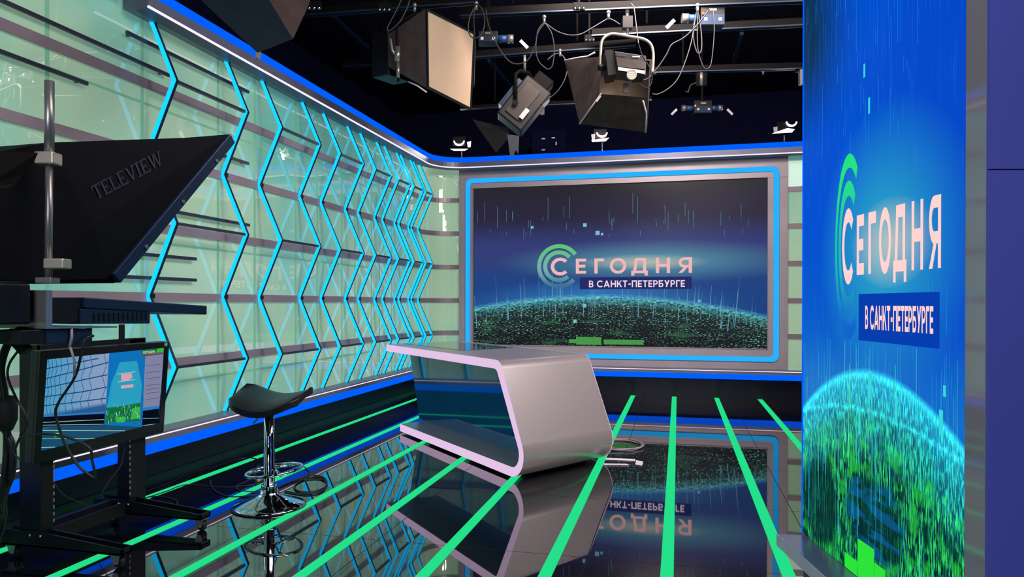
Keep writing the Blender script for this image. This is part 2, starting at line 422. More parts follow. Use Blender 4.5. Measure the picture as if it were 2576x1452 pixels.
# green glass panels: the left wall, the rounded corner and the strips either side of the screen surround
wl = MB().sweep(wall_path(GX, GY, .5), [(0, .30), (0, 4.02), (-.06, 4.02), (-.06, .30)]).build('wall_left', M['glasswall'])
struct(wl)
sm = MB()
for y in [4.03]+ZIGY[:10]:
    sm.box((GX+.0005, y-.055, .46), (GX+.003, y-.020, 3.88))
for i, y in enumerate(ZIGY[:8]):
    y0 = ([4.03]+ZIGY)[i]-.02; y1 = y-.055
    for z in (.80, 1.99, 3.12): sm.box((GX+.0005, y0, z), (GX+.002, y1, z+.022))
sm.build('panel_seam_shade', M['seam_shade'], wl)  # darker lines: shade of the frame behind the backlit panels, put into colour
# five grey metal bands wrapping the wall
for i, z in enumerate((.945, 1.508, 2.09, 2.675, 3.252)):
    b = MB().sweep(wall_path(GX+.012, GY-.012, .49), [(0, z), (.014, z), (.014, z+.077), (0, z+.077)]).build('trim_%d' % (i+1), M['band'])
    struct(b)
# black plinth below the lit ledge
struct(MB().sweep(wall_path(-4.15, 11.6, .45), [(0, 0), (0, .33), (-.3, .33), (-.3, 0)]).build('baseboard_left', M['plinth']))
struct(MB().sweep(wall_path(-4.135, 11.585, .45), [(0, 0), (0, .10), (-.02, .10), (-.02, 0)]).build('baseboard_back', M['plinth']))
# screen surround on the back wall (with an opening for the screen)
SX0, SX1, SZ0, SZ1 = -3.440, 1.364, .790, 3.478
PX0, PX1, PZ0, PZ1 = -3.706, 1.668, .46, 3.84
SY = 11.66
mb = MB()
for lo, hi in (((PX0, SY, PZ0), (PX1, SY+.05, SZ0)), ((PX0, SY, SZ1), (PX1, SY+.05, PZ1)), ((PX0, SY, SZ0), (SX0, SY+.05, SZ1)), ((SX1, SY, SZ0), (PX1, SY+.05, SZ1))): mb.box(lo, hi)
struct(mb.build('wall_back', M['grey'], bevel=.004))

# lower lit ledge and upper lit cornice run round the left and back walls
LEDGE = wall_path(-4.0, 11.41, .5)
led = thing('lit_ledge', 'long grey ledge with blue glowing lower edge above the black plinth', 'light strip', (-4.05, 5, .32))
MB().sweep(LEDGE, [(0, .402), (0, .470), (-.245, .462), (-.245, .405)]).build('ledge_body', M['fascia'], led)
o = MB().sweep(LEDGE, [(-.004, .320), (-.004, .401), (-.12, .401), (-.12, .320)]).build('blue_strip', M['stripblue'], led); o['label'] = 'glowing blue strip'
o = MB().sweep(LEDGE, [(.002, .447), (.002, .457), (-.01, .457), (-.01, .447)]).build('white_strip', M['ledwhite'], led); o['label'] = 'thin white light line'
CORN = wall_path(-4.0, 11.41, .5, y0=4.66)
cor = thing('lit_cornice', 'grey cornice with white light line and blue glowing top edge over the wall', 'light strip', (-4.05, 5, 3.8))
MB().sweep(CORN, [(0, 3.806), (0, 3.888), (-.235, 3.895), (-.235, 3.80), (-.12, 3.775)]).build('fascia', M['fascia'], cor)
o = MB().sweep(CORN, [(.003, 3.792), (.003, 3.807), (-.012, 3.807), (-.012, 3.792)]).build('white_strip', M['ledwhite'], cor); o['label'] = 'thin white light line'
b1 = wall_path(-4.0, 11.41, .5, y0=4.66); 
m1 = MB().sweep([((-4.0, 4.66), (1, 0)), ((-4.0, 6.08), (1, 0))], [(-.002, 3.888), (-.004, 3.970), (-.06, 3.970), (-.06, 3.888)])
m1.sweep(wall_path(-4.0, 11.41, .5, y0=6.16), [(-.002, 3.888), (-.004, 3.970), (-.06, 3.970), (-.06, 3.888)])
o = m1.build('blue_strip', M['stripblue'], cor); o['label'] = 'glowing blue strip'
MB().box((-4.03, 6.085, 3.888), (-3.995, 6.155, 3.975)).build('joint_clip', M['silver'], cor)
MB().hexa([(-4.248, 2.0, 3.86), (-4.10, 2.0, 3.86), (-4.10, 4.62, 3.86), (-4.248, 4.62, 3.86), (-4.248, 2.0, 4.06), (-4.10, 2.0, 4.06), (-4.10, 4.30, 4.06), (-4.248, 4.30, 4.06)]).build('header_panel', M['fascia'], wl)

# zigzag neon lights: each lies in a plane square to the wall, its points touching the wall and reaching out in turn
ords = ['first', 'second', 'third', 'fourth', 'fifth', 'sixth', 'seventh', 'eighth', 'ninth', 'tenth', 'eleventh', 'twelfth', 'thirteenth', 'last']
ZP = [(-4.225, 3.885), (-3.97, 3.302), (-4.225, 2.722), (-3.97, 2.145), (-4.225, 1.556), (-3.97, .975), (-4.20, .47)]
def make_zig(y, label):
    t = thing('zigzag_light', label, 'light', (-4.2, y, .46), 'zigzag neon lights on the left wall')
    P = [V((x, y, z)) for x, z in ZP]
    def strip(dy0, dy1, dx0, dx1):
        mb = MB(); lf = [V((p.x+dx0, y+dy0, p.z)) for p in P]; rt = [V((p.x+dx1, y+dy0, p.z)) for p in P]
        for i in range(len(P)-1):
            a, b, c, d = lf[i], rt[i], rt[i+1], lf[i+1]; e = V((0, dy1-dy0, 0))
            mb.hexa([a, b, b+e, a+e, d, c, c+e, d+e])
        return mb
    strip(-.018, -.004, -.016, .016).build('glow_tube', M['neon'], t)
    strip(-.004, .026, -.017, .017).build('channel', M['navy'], t)
    for z in (2.722, 1.556):
        MB().box((-4.245, y-.004, z-.02), (-4.20, y+.05, z+.02)).build('wall_bracket', M['black'], t)
    return t
def copy_tree(o, dloc, parent=None):
    c = o.copy(); COL.objects.link(c)
    if parent: c.parent = parent; c.matrix_parent_inverse = o.matrix_parent_inverse.copy()
    else: c.location = o.location+V(dloc)
    for ch in list(o.children): copy_tree(ch, dloc, c)
    return c
zz = []
for i, y in enumerate(ZIGY):
    lab = ('%s cyan neon zigzag on the green wall, counted from the teleprompter towards the screen' % ords[i])
    if i == 0: z0 = make_zig(y, lab); zz.append(z0)
    else:
        z = copy_tree(z0, (0, y-ZIGY[0], 0)); z['label'] = lab; zz.append(z)
for i in range(0, 14, 2):                     # tie bars join the outer points of each pair
    if i+1 < 14:
        for z in (3.302, 2.145, .975):
            y0, y1 = ZIGY[i], ZIGY[i+1]
            MB().box((-3.995, y0+.026, z-.012), (-3.965, y1-.018, z+.012)).build('tie_bar', M['bar'], zz[i])
# thin dark bars standing off the glass
bars = [('upper dark wall bar ending beyond the first zigzag', (318, 84), (625, 232)), ('dark wall bar ending just left of the first zigzag', (-200, -40), (425, 190)),
        ('short dark wall bar left of the teleprompter pole top', (-250, 55), (220, 211)), ('dark wall bar beside the tip of the teleprompter hood', (560, 392), (625, 412)),
        ('dark wall bar below the hood, reaching the second zigzag', (430, 533), (627, 567)), ('upper of two dark wall bars right of the hood bottom', (345, 636), (493, 652)),
        ('lower of two dark wall bars right of the hood bottom', (280, 690), (493, 705))]
for lab, p, q in bars:
    a = on_x(*p, -4.2); b = on_x(*q, -4.2); z = b.z
    t = thing('wall_bar', lab, 'bar', (-4.2, a.y, z), 'thin dark bars on the left wall')
    MB().box((-4.21, a.y, z-.014), (-4.19, b.y, z+.014)).build('bar', M['bar'], t)
    for y in (a.y+.06, b.y-.06): MB().box((GX, y-.01, z-.008), (-4.21, y+.01, z+.008)).build('stand_off', M['bar'], t)

# green light lines in the floor
fl = ['leftmost green floor light line, along the black plinth', 'second green floor light line from the left wall', 'third green floor light line from the left, passing beside the stool base',
      'fourth green floor light line from the left, running under the desk', 'fifth green floor light line, passing below the near corner of the desk', 'sixth green floor light line, touching the desk bottom on its right',
      'straight green floor light line below the middle of the screen', 'green floor light line leading to the platform corner', 'rightmost green floor light line, ending behind the tall screen']
for k in range(9):
    x = -.057+.653*(k-6)
    o = MB().box((x-.036, -3.5, .0005), (x+.036, 11.58, .003)).build('floor_light_line', M['green'])
    tag(o, fl[k], 'floor light', 'green light lines in the floor')

# ================================================================== BACK SCREEN
def tv_mat():
    m, t, u, v = screen_mat('screen_picture')
    c = blend(t, (30, 66, 130), (52, 60, 118), v.step(.35, .62))
    c = blend(t, c, (42, 38, 60), v.step(.60, .82))
    c = blend(t, c, (40, 38, 46), v.step(.85, 1.0))
    du = (u-.62)*(1/.55); dv = (v-.52)*(1/.14)
    g = (1.0-(du*du+dv*dv).pow(.5)).clamp()
    c = blend(t, c, (88, 160, 178), g.pow(1.3)*.9)
    du = (u-.60)*(1/.22); dv = (v-.515)*(1/.05)
    c = blend(t, c, (196, 190, 170), (1.0-(du*du+dv*dv).pow(.5)).clamp()*.75)
    # falling light streaks
    n1 = noise(t, u, v, 260, 5, 1.0, 1.0).step(.70, .82); n2 = noise(t, u, v, 30, 14, 1.0, 4.0).step(.48, .62)
    bandm = v.step(.62, .70)*(1.0-v.step(.86, .93))
    c = addc(t, c, (90, 120, 170), n1*n2*bandm*.8)
    # globe of lights
    k = (u-.44); rim = .305-k*k*.40
    h = rim-v
    inside = h.step(-.004, .006)
    d = blend(t, (30, 42, 46), (24, 22, 28), h.step(.0, .25))
    sp = noise(t, u, v, 130, 190, 3.0, 2.0).step(.54, .66); big = noise(t, u, v, 14, 46, 3.0, 7.0).step(.40, .58)
    d = addc(t, d, (128, 205, 175), sp*(big*.85+.15)*(1.0-h.step(.12, .30)*.6))
    d = addc(t, d, (60, 150, 150), (1.0-h.step(.0, .075))*noise(t, u, v, 90, 90, 3.0, 5.0).step(.40, .60))
    gl = noise(t, u, v, 9, 22, 1.0, 9.0).step(.60, .72)*h.step(.05, .15)
    d = blend(t, d, (50, 96, 66), gl*.6)
    c = blend(t, c, d, inside)
    line = (1.0-((h-.0)*(1/.022)).abs().clamp())
    nl = noise(t, u, v, 60, 160, 2.0, 3.0).step(.35, .65)
    c = addc(t, c, (70, 150, 160), line*(nl*.8+.2))
    glow = (1.0-((h+.03)*(1/.09)).abs().clamp())*(1.0-(k.abs()*1.9).clamp())
    c = addc(t, c, (40, 110, 150), glow*.7)
    return screen_out(m, t, c, 1.0, .012)
YS = 11.692
tv = thing('video_wall', 'large studio screen on the back wall showing a globe and news title', 'screen', (-1.04, YS, .79))
MB().poly([(SX0, YS, SZ0), (SX1, YS, SZ0), (SX1, YS, SZ1), (SX0, YS, SZ1)]).build('screen', tv_mat(), tv, uvf=lambda p: ((p.x-SX0)/(SX1-SX0), (p.z-SZ0)/(SZ1-SZ0)), fix=False)
MB().box((SX0-.01, YS+.003, SZ0-.01), (SX1+.01, YS+.06, SZ1+.01)).build('backing', M['black'], tv)
bz = MB()
for lo, hi in (((SX0-.006, SY-.012, SZ0-.012), (SX1+.006, YS+.003, SZ0)), ((SX0-.006, SY-.012, SZ1), (SX1+.006, YS+.003, SZ1+.012)), ((SX0-.012, SY-.012, SZ0-.012), (SX0, YS+.003, SZ1+.012)), ((SX1, SY-.012, SZ0-.012), (SX1+.012, YS+.003, SZ1+.012))): bz.box(lo, hi)
bz.build('bezel', M['grey'], tv)
ft = lambda off: (lambda a, b: (a, YS-off, b))
def emblem_mat(top, mid, low, z0, z1, zc):
    m = bpy.data.materials.new('emblem_rings'); t = nt(m); t.nodes.remove(t.nodes['Principled BSDF'])
    g = t.nodes.new('ShaderNodeNewGeometry'); sp = t.nodes.new('ShaderNodeSeparateXYZ'); t.links.new(g.outputs['Position'], sp.inputs[0]); z = X(t, sp.outputs[2])
    c = blend(t, low, mid, z.step(z0, zc)); c = blend(t, c, top, z.step(zc, z1))
    e = t.nodes.new('ShaderNodeEmission'); t.links.new(c.k, e.inputs[0]); t.links.new(e.outputs[0], t.nodes['Material Output'].inputs[0]); return m
mb = MB()
for ps in (gring(-1.954, 2.123, .372, .305, 35, 318, n=48), gring(-1.954, 2.123, .268, .20, 40, 312, n=40)):
    for p in ps: mb.poly([(a, YS-.004, b) for a, b in p])
mb.build('ring_emblem', emblem_mat((96, 196, 120), (118, 176, 168), (62, 110, 150), 1.75, 2.5, 2.1), tv, fix=False)
mb = MB()
for ch, x0, x1 in (('Е', -1.667, -1.493), ('Г', -1.356, -1.196), ('О', -1.101, -.831), ('Д', -.751, -.483), ('Н', -.354, -.129), ('Я', .006, .217)):
    put_glyph(mb, ch, x0, x1, 1.995, 2.245, ft(.005))
put_glyph(mb, 'С', -2.086, -1.806, 1.972, 2.262, ft(.006))
mb.build('title_lettering', M['pinktext'], tv, fix=False)
MB().poly([(-1.60, YS-.004, 1.735), (.213, YS-.004, 1.735), (.213, YS-.004, 1.934), (-1.60, YS-.004, 1.934)]).build('caption_bar', M['capblue'], tv, fix=False)
put_text(MB(), 'В САНКТ-ПЕТЕРБУРГЕ', lambda a, b: (-1.446+1.551*a, YS-.006, 1.766+.112*b)).build('caption_lettering', M['whitetext'], tv, fix=False)
mb = MB(); mb2 = MB(); rnd = random.Random(3)
for i in range(110):                          # rising beams over the globe
    u = rnd.random(); k = u-.44; z = SZ0+2.688*(.305-k*k*.40)-rnd.random()*.35; h = .12+rnd.random()**2*.55; wd = .0018+rnd.random()**2*.006
    x = SX0+.03+(SX1-SX0-.06)*u; lean = k*.18*h
    mb.poly([(x-wd, YS-.002, z), (x+wd, YS-.002, z), (x+wd*.25+lean, YS-.002, z+h), (x-wd*.25+lean, YS-.002, z+h)])
for i in range(44):
    u = rnd.random(); x = SX0+.05+(SX1-SX0-.1)*u; z = 2.55+rnd.random()*.45; h = .05+rnd.random()**3*.4; wd = .0019
    mb.poly([(x-wd, YS-.002, z), (x+wd, YS-.002, z), (x+wd, YS-.002, z+h), (x-wd, YS-.002, z+h)])
mb.build('light_beams', M['streak'], tv, fix=False)
for x, z, s in ((-1.516, 2.805, .03), (-2.412, 2.788, .022), (-1.305, 2.669, .034), (-1.229, 2.648, .02), (-1.52, 1.46, .03), (-1.68, 1.20, .028), (-1.30, 1.60, .024), (.33, 1.54, .02)):
    mb2.poly([(x-s, YS-.003, z-s), (x+s, YS-.003, z-s), (x+s, YS-.003, z+s), (x-s, YS-.003, z+s)])
mb2.build('pale_squares', M['tealbox'], tv, fix=False)
mb = MB()
for x0, z0, x1, z1 in ((-1.78, .83, -1.66, .90), (-1.66, .81, -1.24, .94), (-1.2, .82, -.55, .90)): mb.poly([(x0, YS-.0025, z0), (x1, YS-.0025, z0), (x1, YS-.0025, z1), (x0, YS-.0025, z1)])
mb.build('green_squares', M['greenbox'], tv, fix=False)
# glowing blue frame round it
lf = thing('light_frame', 'rounded bright blue light frame around the back wall screen', 'light frame', (-1.02, SY-.02, .588))
def rrect(x0, x1, z0, z1, r, y):
    P = []
    for cx, cz, a in ((x1-r, z1-r, 0), (x0+r, z1-r, 90), (x0+r, z0+r, 180), (x1-r, z0+r, 270)):
        P += [(cx+r*math.cos(math.radians(a+90*i/8)), y, cz+r*math.sin(math.radians(a+90*i/8))) for i in range(9)]
    return P
o_ = rrect(-3.580, 1.534, .586, 3.648, .10, SY-.022); i_ = rrect(-3.498, 1.452, .662, 3.572, .055, SY-.022); mb = MB(); n = len(o_)
for i in range(n):
    j = (i+1) % n; B = lambda p: (p[0], SY-.001, p[2])
    mb.hexa([o_[i], o_[j], i_[j], i_[i], B(o_[i]), B(o_[j]), B(i_[j]), B(i_[i])])
mb.build('glow_frame', M['frameblue'], lf)
mb = MB(); o2 = rrect(-3.588, 1.542, .578, 3.656, .105, SY-.006)
for i in range(n):
    j = (i+1) % n; mb.hexa([o2[i], o2[j], i_[j], i_[i], (o2[i][0], SY, o2[i][2]), (o2[j][0], SY, o2[j][2]), (i_[j][0], SY, i_[j][2]), (i_[i][0], SY, i_[i][2])])
mb.build('channel', M['grey'], lf)

# ================================================================== TALL LED SCREEN ON ITS PLATFORM
A = V((.648, 3.989, 0)); D = V((.2209, -.9753, 0)); N = V((-.9753, -.2209, 0)); ZB = .281
led_pt = lambda s, z, off=0: A+D*s+N*off+V((0, 0, z))
def led_mat():
    m, t, s, z = screen_mat('led_picture')
    c = blend(t, (8, 92, 200), (2, 80, 208), z.step(1.1, 2.0))
    c = blend(t, c, (4, 72, 200), s.step(.4, 1.3))
    dk = z.step(2.2, 2.85)*(1.0-s.step(.05, .70))
    c = blend(t, c, (14, 50, 84), dk)
    du = (s-.82)*(1/.62); dv = (z-1.74)*(1/.62)
    g = (1.0-(du*du+dv*dv).pow(.5)).clamp()
    c = blend(t, c, (44, 178, 200), g.pow(1.1)*.95)
    du = (s-.86)*(1/.32); dv = (z-1.75)*(1/.19)
    c = blend(t, c, (188, 196, 190), (1.0-(du*du+dv*dv).pow(.5)).clamp()*.9)
    c = blend(t, c, (20, 120, 200), (1.0-z.step(1.05, 1.5))*z.step(.7, 1.0)*.7)
    # fine streaks and dots falling from the top
    st = noise(t, s, z, 240, 3.2, 1.0, 2.0).step(.64, .80); gt = noise(t, s, z, 20, 6, 1.0, 5.0).step(.40, .62)
    c = addc(t, c, (44, 140, 200), st*gt*(z.step(1.9, 2.5)*1.1+.3))
    c = addc(t, c, (10, 80, 130), noise(t, s, z, 120, 1.6, 2.0, 9.0).step(.55, .70)*z.step(2.0, 2.6)*.5)
    # globe
    k = s-.72; rim = 1.205-k*k*.50; h = rim-z
    ins = h.step(-.01, .02)
    d = blend(t, (30, 150, 190), (10, 84, 100), h.step(.03, .24))
    d = blend(t, d, (3, 44, 48), h.step(.24, .42))
    wob = noise(t, s, z, 5, 5, 2.0, 31.0)*.5-.25
    e1 = (((s-.20)*(1/.24)).pow(2.0)+((z-.52)*(1/.26)).pow(2.0)); e2 = (((s-.74)*(1/.27)).pow(2.0)+((z-.58)*(1/.20)).pow(2.0))
    hole = ((1.0-(e1+wob).step(.55, 1.1))+(1.0-(e2+wob).step(.5, 1.1))).clamp()
    sp = noise(t, s, z, 170, 20, 4.0, 3.0).step(.48, .60)
    d = addc(t, d, (44, 214, 200), sp*(1.0-h.step(.14, .42))*.95)
    sp2 = noise(t, s, z, 120, 14, 4.0, 8.0).step(.48, .60); big = noise(t, s, z, 9, 5, 2.0, 6.0).step(.36, .56)
    d = addc(t, d, (48, 226, 96), sp2*big*h.step(.12, .30)*(1.0-hole*.9))
    gm = noise(t, s, z, 10, 11, 3.0, 11.0).step(.50, .66)*h.step(.16, .30)*(1.0-hole)
    d = blend(t, d, (36, 190, 60), gm*.6)
    bl = noise(t, s, z, 5, 22, 1.0, 13.0).step(.46, .56)*(1.0-(e2+wob).step(.5, 1.1))
    d = blend(t, d, (8, 84, 130), bl*.9)
    ln = noise(t, s, z, 210, 1.8, 2.0, 15.0).step(.60, .72)
    d = addc(t, d, (70, 220, 214), ln*(noise(t, s, z, 24, 5, 1.0, 17.0).step(.35, .65))*.8)
    c = blend(t, c, d, ins)
    rimg = (1.0-((h-.012)*(1/.03)).abs().clamp())
    c = addc(t, c, (50, 210, 210), rimg*(noise(t, s, z, 60, 60, 2.0, 1.0)*.8+.25))
    rim2 = (1.0-((h-.17+k*k*.3)*(1/.018)).abs().clamp())
    c = addc(t, c, (50, 210, 205), rim2*noise(t, s, z, 40, 40, 2.0, 4.0).step(.30, .65)*.8)
    ov = noise(t, s, z, 170, 2.2, 2.0, 27.0).step(.62, .74)*z.step(.9, 1.15)*(1.0-z.step(1.3, 1.75))
    c = addc(t, c, (40, 170, 190), ov*.7)
    # led pixel rows
    px_ = (z*(1/.0039)).frac().step(.0, .5)*.10+.92
    cc = t.nodes.new('ShaderNodeMix'); cc.data_type = 'RGBA'; cc.blend_type = 'MULTIPLY'; cc.inputs[0].default_value = 1
    t.links.new(c.k, cc.inputs[6]); cb = t.nodes.new('ShaderNodeCombineXYZ')
    for i in range(3): t.links.new(px_.k, cb.inputs[i])
    t.links.new(cb.outputs[0], cc.inputs[7])
    return screen_out(m, t, X(t, cc.outputs[2]), 1.0, .012)
LS, ZT = 1.351, 3.75
lt = thing('led_tower', 'tall blue screen tower on the right showing a green globe and title', 'screen', (1.1, 3.3, ZB))
MB().poly([led_pt(0, ZB), led_pt(LS, ZB), led_pt(LS, ZT), led_pt(0, ZT)]).build('screen', led_mat(), lt, uvf=lambda p: ((p-A).dot(D), p.z), fix=False)
def lbox(s0, s1, o0, o1, z0, z1):
    return [led_pt(s0, z0, o0), led_pt(s1, z0, o0), led_pt(s1, z0, o1), led_pt(s0, z0, o1), led_pt(s0, z1, o0), led_pt(s1, z1, o0), led_pt(s1, z1, o1), led_pt(s0, z1, o1)]
MB().hexa(lbox(-.012, LS+.108, -.55, -.006, ZB, ZT+.02)).build('casing', M['slate'], lt)
MB().hexa(lbox(-.012, 0, -.01, .003, ZB, ZT)).build('edge_strip', M['stripblue'], lt)
o = MB().hexa(lbox(LS+.004, LS+.107, -.006, .002, ZB, ZT)).build('side_panel', M['glossgrey'], lt); o['label'] = 'glossy grey side panel'
zs = 1.93
for z0, z1 in ((ZB, zs), (zs+.004, ZT)):
    MB().hexa(lbox(LS+.108, LS+.122, -.55, .001, z0, z1)).build('end_panel', M['purple'], lt)['label'] = 'flat purple end panel'
fl_ = lambda off: (lambda a, b: led_pt(a, b, off))
mb = MB()
for q in (gring(.516/.33, 1.762, .424, .360, 55, 300, n=48), gring(.512/.33, 1.762, .302, .232, 50, 305, n=40)):
    for p in q: mb.poly([led_pt(a*.33, b, .002) for a, b in p])
mb.build('ring_emblem', emblem_mat((40, 226, 130), (36, 190, 175), (20, 100, 205), 1.36, 2.15, 1.75), lt, fix=False)
mb = MB()
for ch, s0, s1 in (('Е', .593, .658), ('Г', .697, .761), ('О', .787, .881), ('Д', .899, .995), ('Н', 1.031, 1.108), ('Я', 1.146, 1.219)):
    put_glyph(mb, ch, s0, s1, 1.628, 1.893, fl_(.003))
put_glyph(mb, 'С', .455, .562, 1.594, 1.930, fl_(.004))
mb.build('title_lettering', M['pinktext2'], lt, fix=False)
MB().poly([led_pt(.610, 1.338, .002), led_pt(1.211, 1.338, .002), led_pt(1.211, 1.543, .002), led_pt(.610, 1.543, .002)]).build('caption_bar', M['capblue2'], lt, fix=False)
put_text(MB(), 'В САНКТ-ПЕТЕРБУРГЕ', lambda a, b: led_pt(.671+.503*a, 1.390+.101*b, .003), gap=.10).build('caption_lettering', M['pinktext2'], lt, fix=False)
mb = MB(); rnd = random.Random(11)
for i in range(120):
    s = .02+rnd.random()*1.3; k = s-.72; z = .29+rnd.random()**.8*(.80-k*k*.4); h = .10+rnd.random()**2*.60; wd = .0007+rnd.random()**2*.0022; mb.mat(rnd.choice((0, 0, 1, 2)))
    mb.poly([led_pt(s-wd, z, .001), led_pt(s+wd, z, .001), led_pt(s+wd*.5, min(z+h, 1.33), .001), led_pt(s-wd*.5, min(z+h, 1.33), .001)])
mb.mat(1)
for i in range(40):
    s = .02+rnd.random()*1.3; z = 1.95+rnd.random()*1.2; h = .03+rnd.random()**2*.35; wd = .0009
    mb.poly([led_pt(s-wd, z, .001), led_pt(s+wd, z, .001), led_pt(s+wd, z+h, .001), led_pt(s-wd, z+h, .001)])
mb.mat(0)
for s, z, w_, h in ((.697, 2.32, .008, .07), (.654, 2.49, .008, .06), (.71, 1.09, .016, .12), (.92, 1.02, .010, .10), (.62, .92, .008, .11), (1.22, 1.03, .012, .09), (1.24, 1.17, .008, .04)):
    mb.poly([led_pt(s-w_, z, .0015), led_pt(s+w_, z, .0015), led_pt(s+w_, z+h, .0015), led_pt(s-w_, z+h, .0015)])
mb.build('light_beams', [M['streak2'], emit('beam_blue', (30, 150, 225)), emit('beam_green', (90, 245, 170))], lt, fix=False)
mb = MB()
for s0, z0, s1, z1 in ((.605, ZB+.002, .75, .455), (.752, ZB+.002, .84, .40), (.48, ZB+.002, .60, .35), (.84, ZB+.002, .98, .355)): mb.poly([led_pt(s0, z0, .0012), led_pt(s1, z0, .0012), led_pt(s1, z1, .0012), led_pt(s0, z1, .0012)])
mb.build('green_squares', M['greenbox2'], lt, fix=False)
# platform
pc = V((.514, 3.947, 0)); pd = D
pf = thing('platform', 'low grey platform under the tall screen on the right', 'platform', (1.0, 3.2, 0))
pr = V((.9753, .2209, 0))
q = [pc, pc+pd*2.4, pc+pd*2.4+pr*1.5, pc+V((1.6, .02, 0))]
MB().prism([p+V((0, 0, .216)) for p in q], (0, 0, .064)).build('slab', [M['platform']], pf, bevel=.003)
MB().prism([p+V((0, 0, .217)) for p in (pc-pr*.004, pc+pd*2.4-pr*.004, pc+pd*2.4-pr*.0005, pc-pr*.0005)], (0, 0, .062)).build('edge_trim', M['platedge'], pf)
MB().prism([pc+pd*.12+pr*.09, pc+pd*2.3+pr*.09, pc+pd*2.3+pr*1.4, pc+pd*.12+pr*1.4], (0, 0, .2155)).build('base', M['slate'], pf)

# ================================================================== NEWS DESK
a0 = V((-3.117, 7.584, 0)); dd = V((.7007, -.7135, 0)).normalized(); ext = V((.655, .950, 0))
dp = lambda s, z, f=0: a0+dd*s+ext*f+V((0, 0, z))
def fillet(pts, radii, n=8):
    out = []
    N_ = len(pts)
    for i in range(N_):
        p = V((*pts[i], 0)); r = radii[i]
        if r <= 0: out.append((p.x, p.y)); continue
        a = (V((*pts[i-1], 0))-p).normalized(); b = (V((*pts[(i+1) % N_], 0))-p).normalized()
        half = math.acos(max(-1, min(1, a.dot(b))))/2; t = r/math.tan(half); c = p+(a+b).normalized()*(r/math.sin(half))
        s = p+a*t; e = p+b*t; v0 = s-c; v1 = e-c; ang = v0.angle(v1); sg = 1 if v0.cross(v1).z > 0 else -1
        for k in range(n+1):
            th = sg*ang*k/n; out.append((c.x+v0.x*math.cos(th)-v0.y*math.sin(th), c.y+v0.x*math.sin(th)+v0.y*math.cos(th)))
    return out
prof = fillet([(-.432, 1.0), (2.285, 1.0), (2.785, .115), (2.50, .024), (0.0, .024), (0.0, .104), (2.44, .104), (2.645, .30), (2.255, .921), (-.432, .921)],
              [0, .13, 0, 0, 0, 0, 0, 0, .07, 0], 8)
prof = fillet([(-.432, 1.0), (2.285, 1.0), (2.80, .024), (0.0, .024), (0.0, .104), (2.695, .104), (2.225, .921), (-.432, .921)],
              [0, .13, .20, 0, 0, .125, .07, 0], 9)
dk = thing('news_desk', 'grey wraparound news desk with glowing lilac edge on the black floor', 'desk', (-2.0, 6.8, 0))
def shell(f0, f1, pf_):
    mb = MB(); n = len(pf_); lo = [dp(s, z, f0) for s, z in pf_]; hi = [dp(s, z, f1) for s, z in pf_]; b = len(mb.v)
    mb.v += [tuple(p) for p in lo+hi]
    for i in range(n):
        j = (i+1) % n; mb.f.append((b+i, b+j, b+n+j, b+n+i)); mb.mi.append(0)
        L = (V((*pf_[i], 0))-V((*pf_[j], 0))).length
        if L < .12: mb.sm.add(len(mb.f)-1)
    # end caps as quads between the outer and the inner run
    return mb, lo, hi
def caps(mb, lo, hi):
    n = len(lo); h = n//2
    for P in (lo, hi):
        for i in range(h-1):
            mb.poly([P[i], P[i+1], P[n-2-i], P[n-1-i]])
    return mb
mb, lo, hi = shell(.006, .994, prof); caps(mb, lo, hi).build('shell', M['deskm'], dk)
for f0, f1 in ((0.0, .0058), (.9942, 1.0)):
    mb, lo, hi = shell(f0, f1, prof); o = caps(mb, lo, hi).build('light_edge', M['edgepink'], dk); o['label'] = 'glowing lilac edge'
m_ = V((.7135, .7007, 0))
pp = lambda s, z, o=.35: a0+dd*s+m_*o+V((0, 0, z))
MB().prism([pp(-.25, .105), pp(2.50, .105), pp(2.54, .18), pp(2.12, .92), pp(-.56, .92)], m_*.012).build('back_plate', M['plate'], dk)
tg = [on_z(1014, 864.5, 1.002), on_z(1164, 881.8, 1.002), on_z(1164, 881.8, 1.002)+ext*.62, on_z(1014, 864.5, 1.002)+ext*.62]
MB().prism([V((p.x, p.y, 1.0005)) for p in tg], (0, 0, .003)).build('glass_top', M['topglass'], dk)
MB().prism([dp(.25, 0, .12), dp(2.4, 0, .12), dp(2.4, 0, .88), dp(.25, 0, .88)], (0, 0, .0235)).build('plinth', M['black'], dk)

# ================================================================== BAR STOOL
S = V((-2.926, 4.617, 0)); st = thing('bar_stool', 'chrome bar stool with black saddle seat in front of the desk', 'stool', S)
mb = MB().lathe([(.0001, 0), (.255, 0), (.258, .008), (.25, .018), (.17, .045), (.10, .075), (.068, .105), (.058, .135), (.0001, .135)], S, 48); mb.build('base', M['chrome'], st)
MB().lathe([(.235, .0005), (.262, .0005), (.263, .007), (.257, .009)], S, 48).build('base_rim', M['rubber'], st)
MB().lathe([(.0001, .13), (.05, .13), (.052, .16), (.04, .168), (.04, .42), (.036, .43), (.036, .70), (.0001, .70)], S, 32).build('column', M['chrome'], st)
MB().lathe([(.04, .135), (.056, .135), (.056, .165), (.04, .165)], S, 32).build('collar', M['chrome'], st)
fr_ = V((RGT.x, RGT.y, 0)).normalized(); ff = V((FWD.x, FWD.y, 0)).normalized()
ring = []; c = S+fr_*.047-ff*.03+V((0, 0, .275))
for k in range(48):
    t = 2*math.pi*k/48; ring.append(c+fr_*(.195*math.cos(t))+ff*(.20*math.sin(t))+V((0, 0, .022*math.cos(t))))
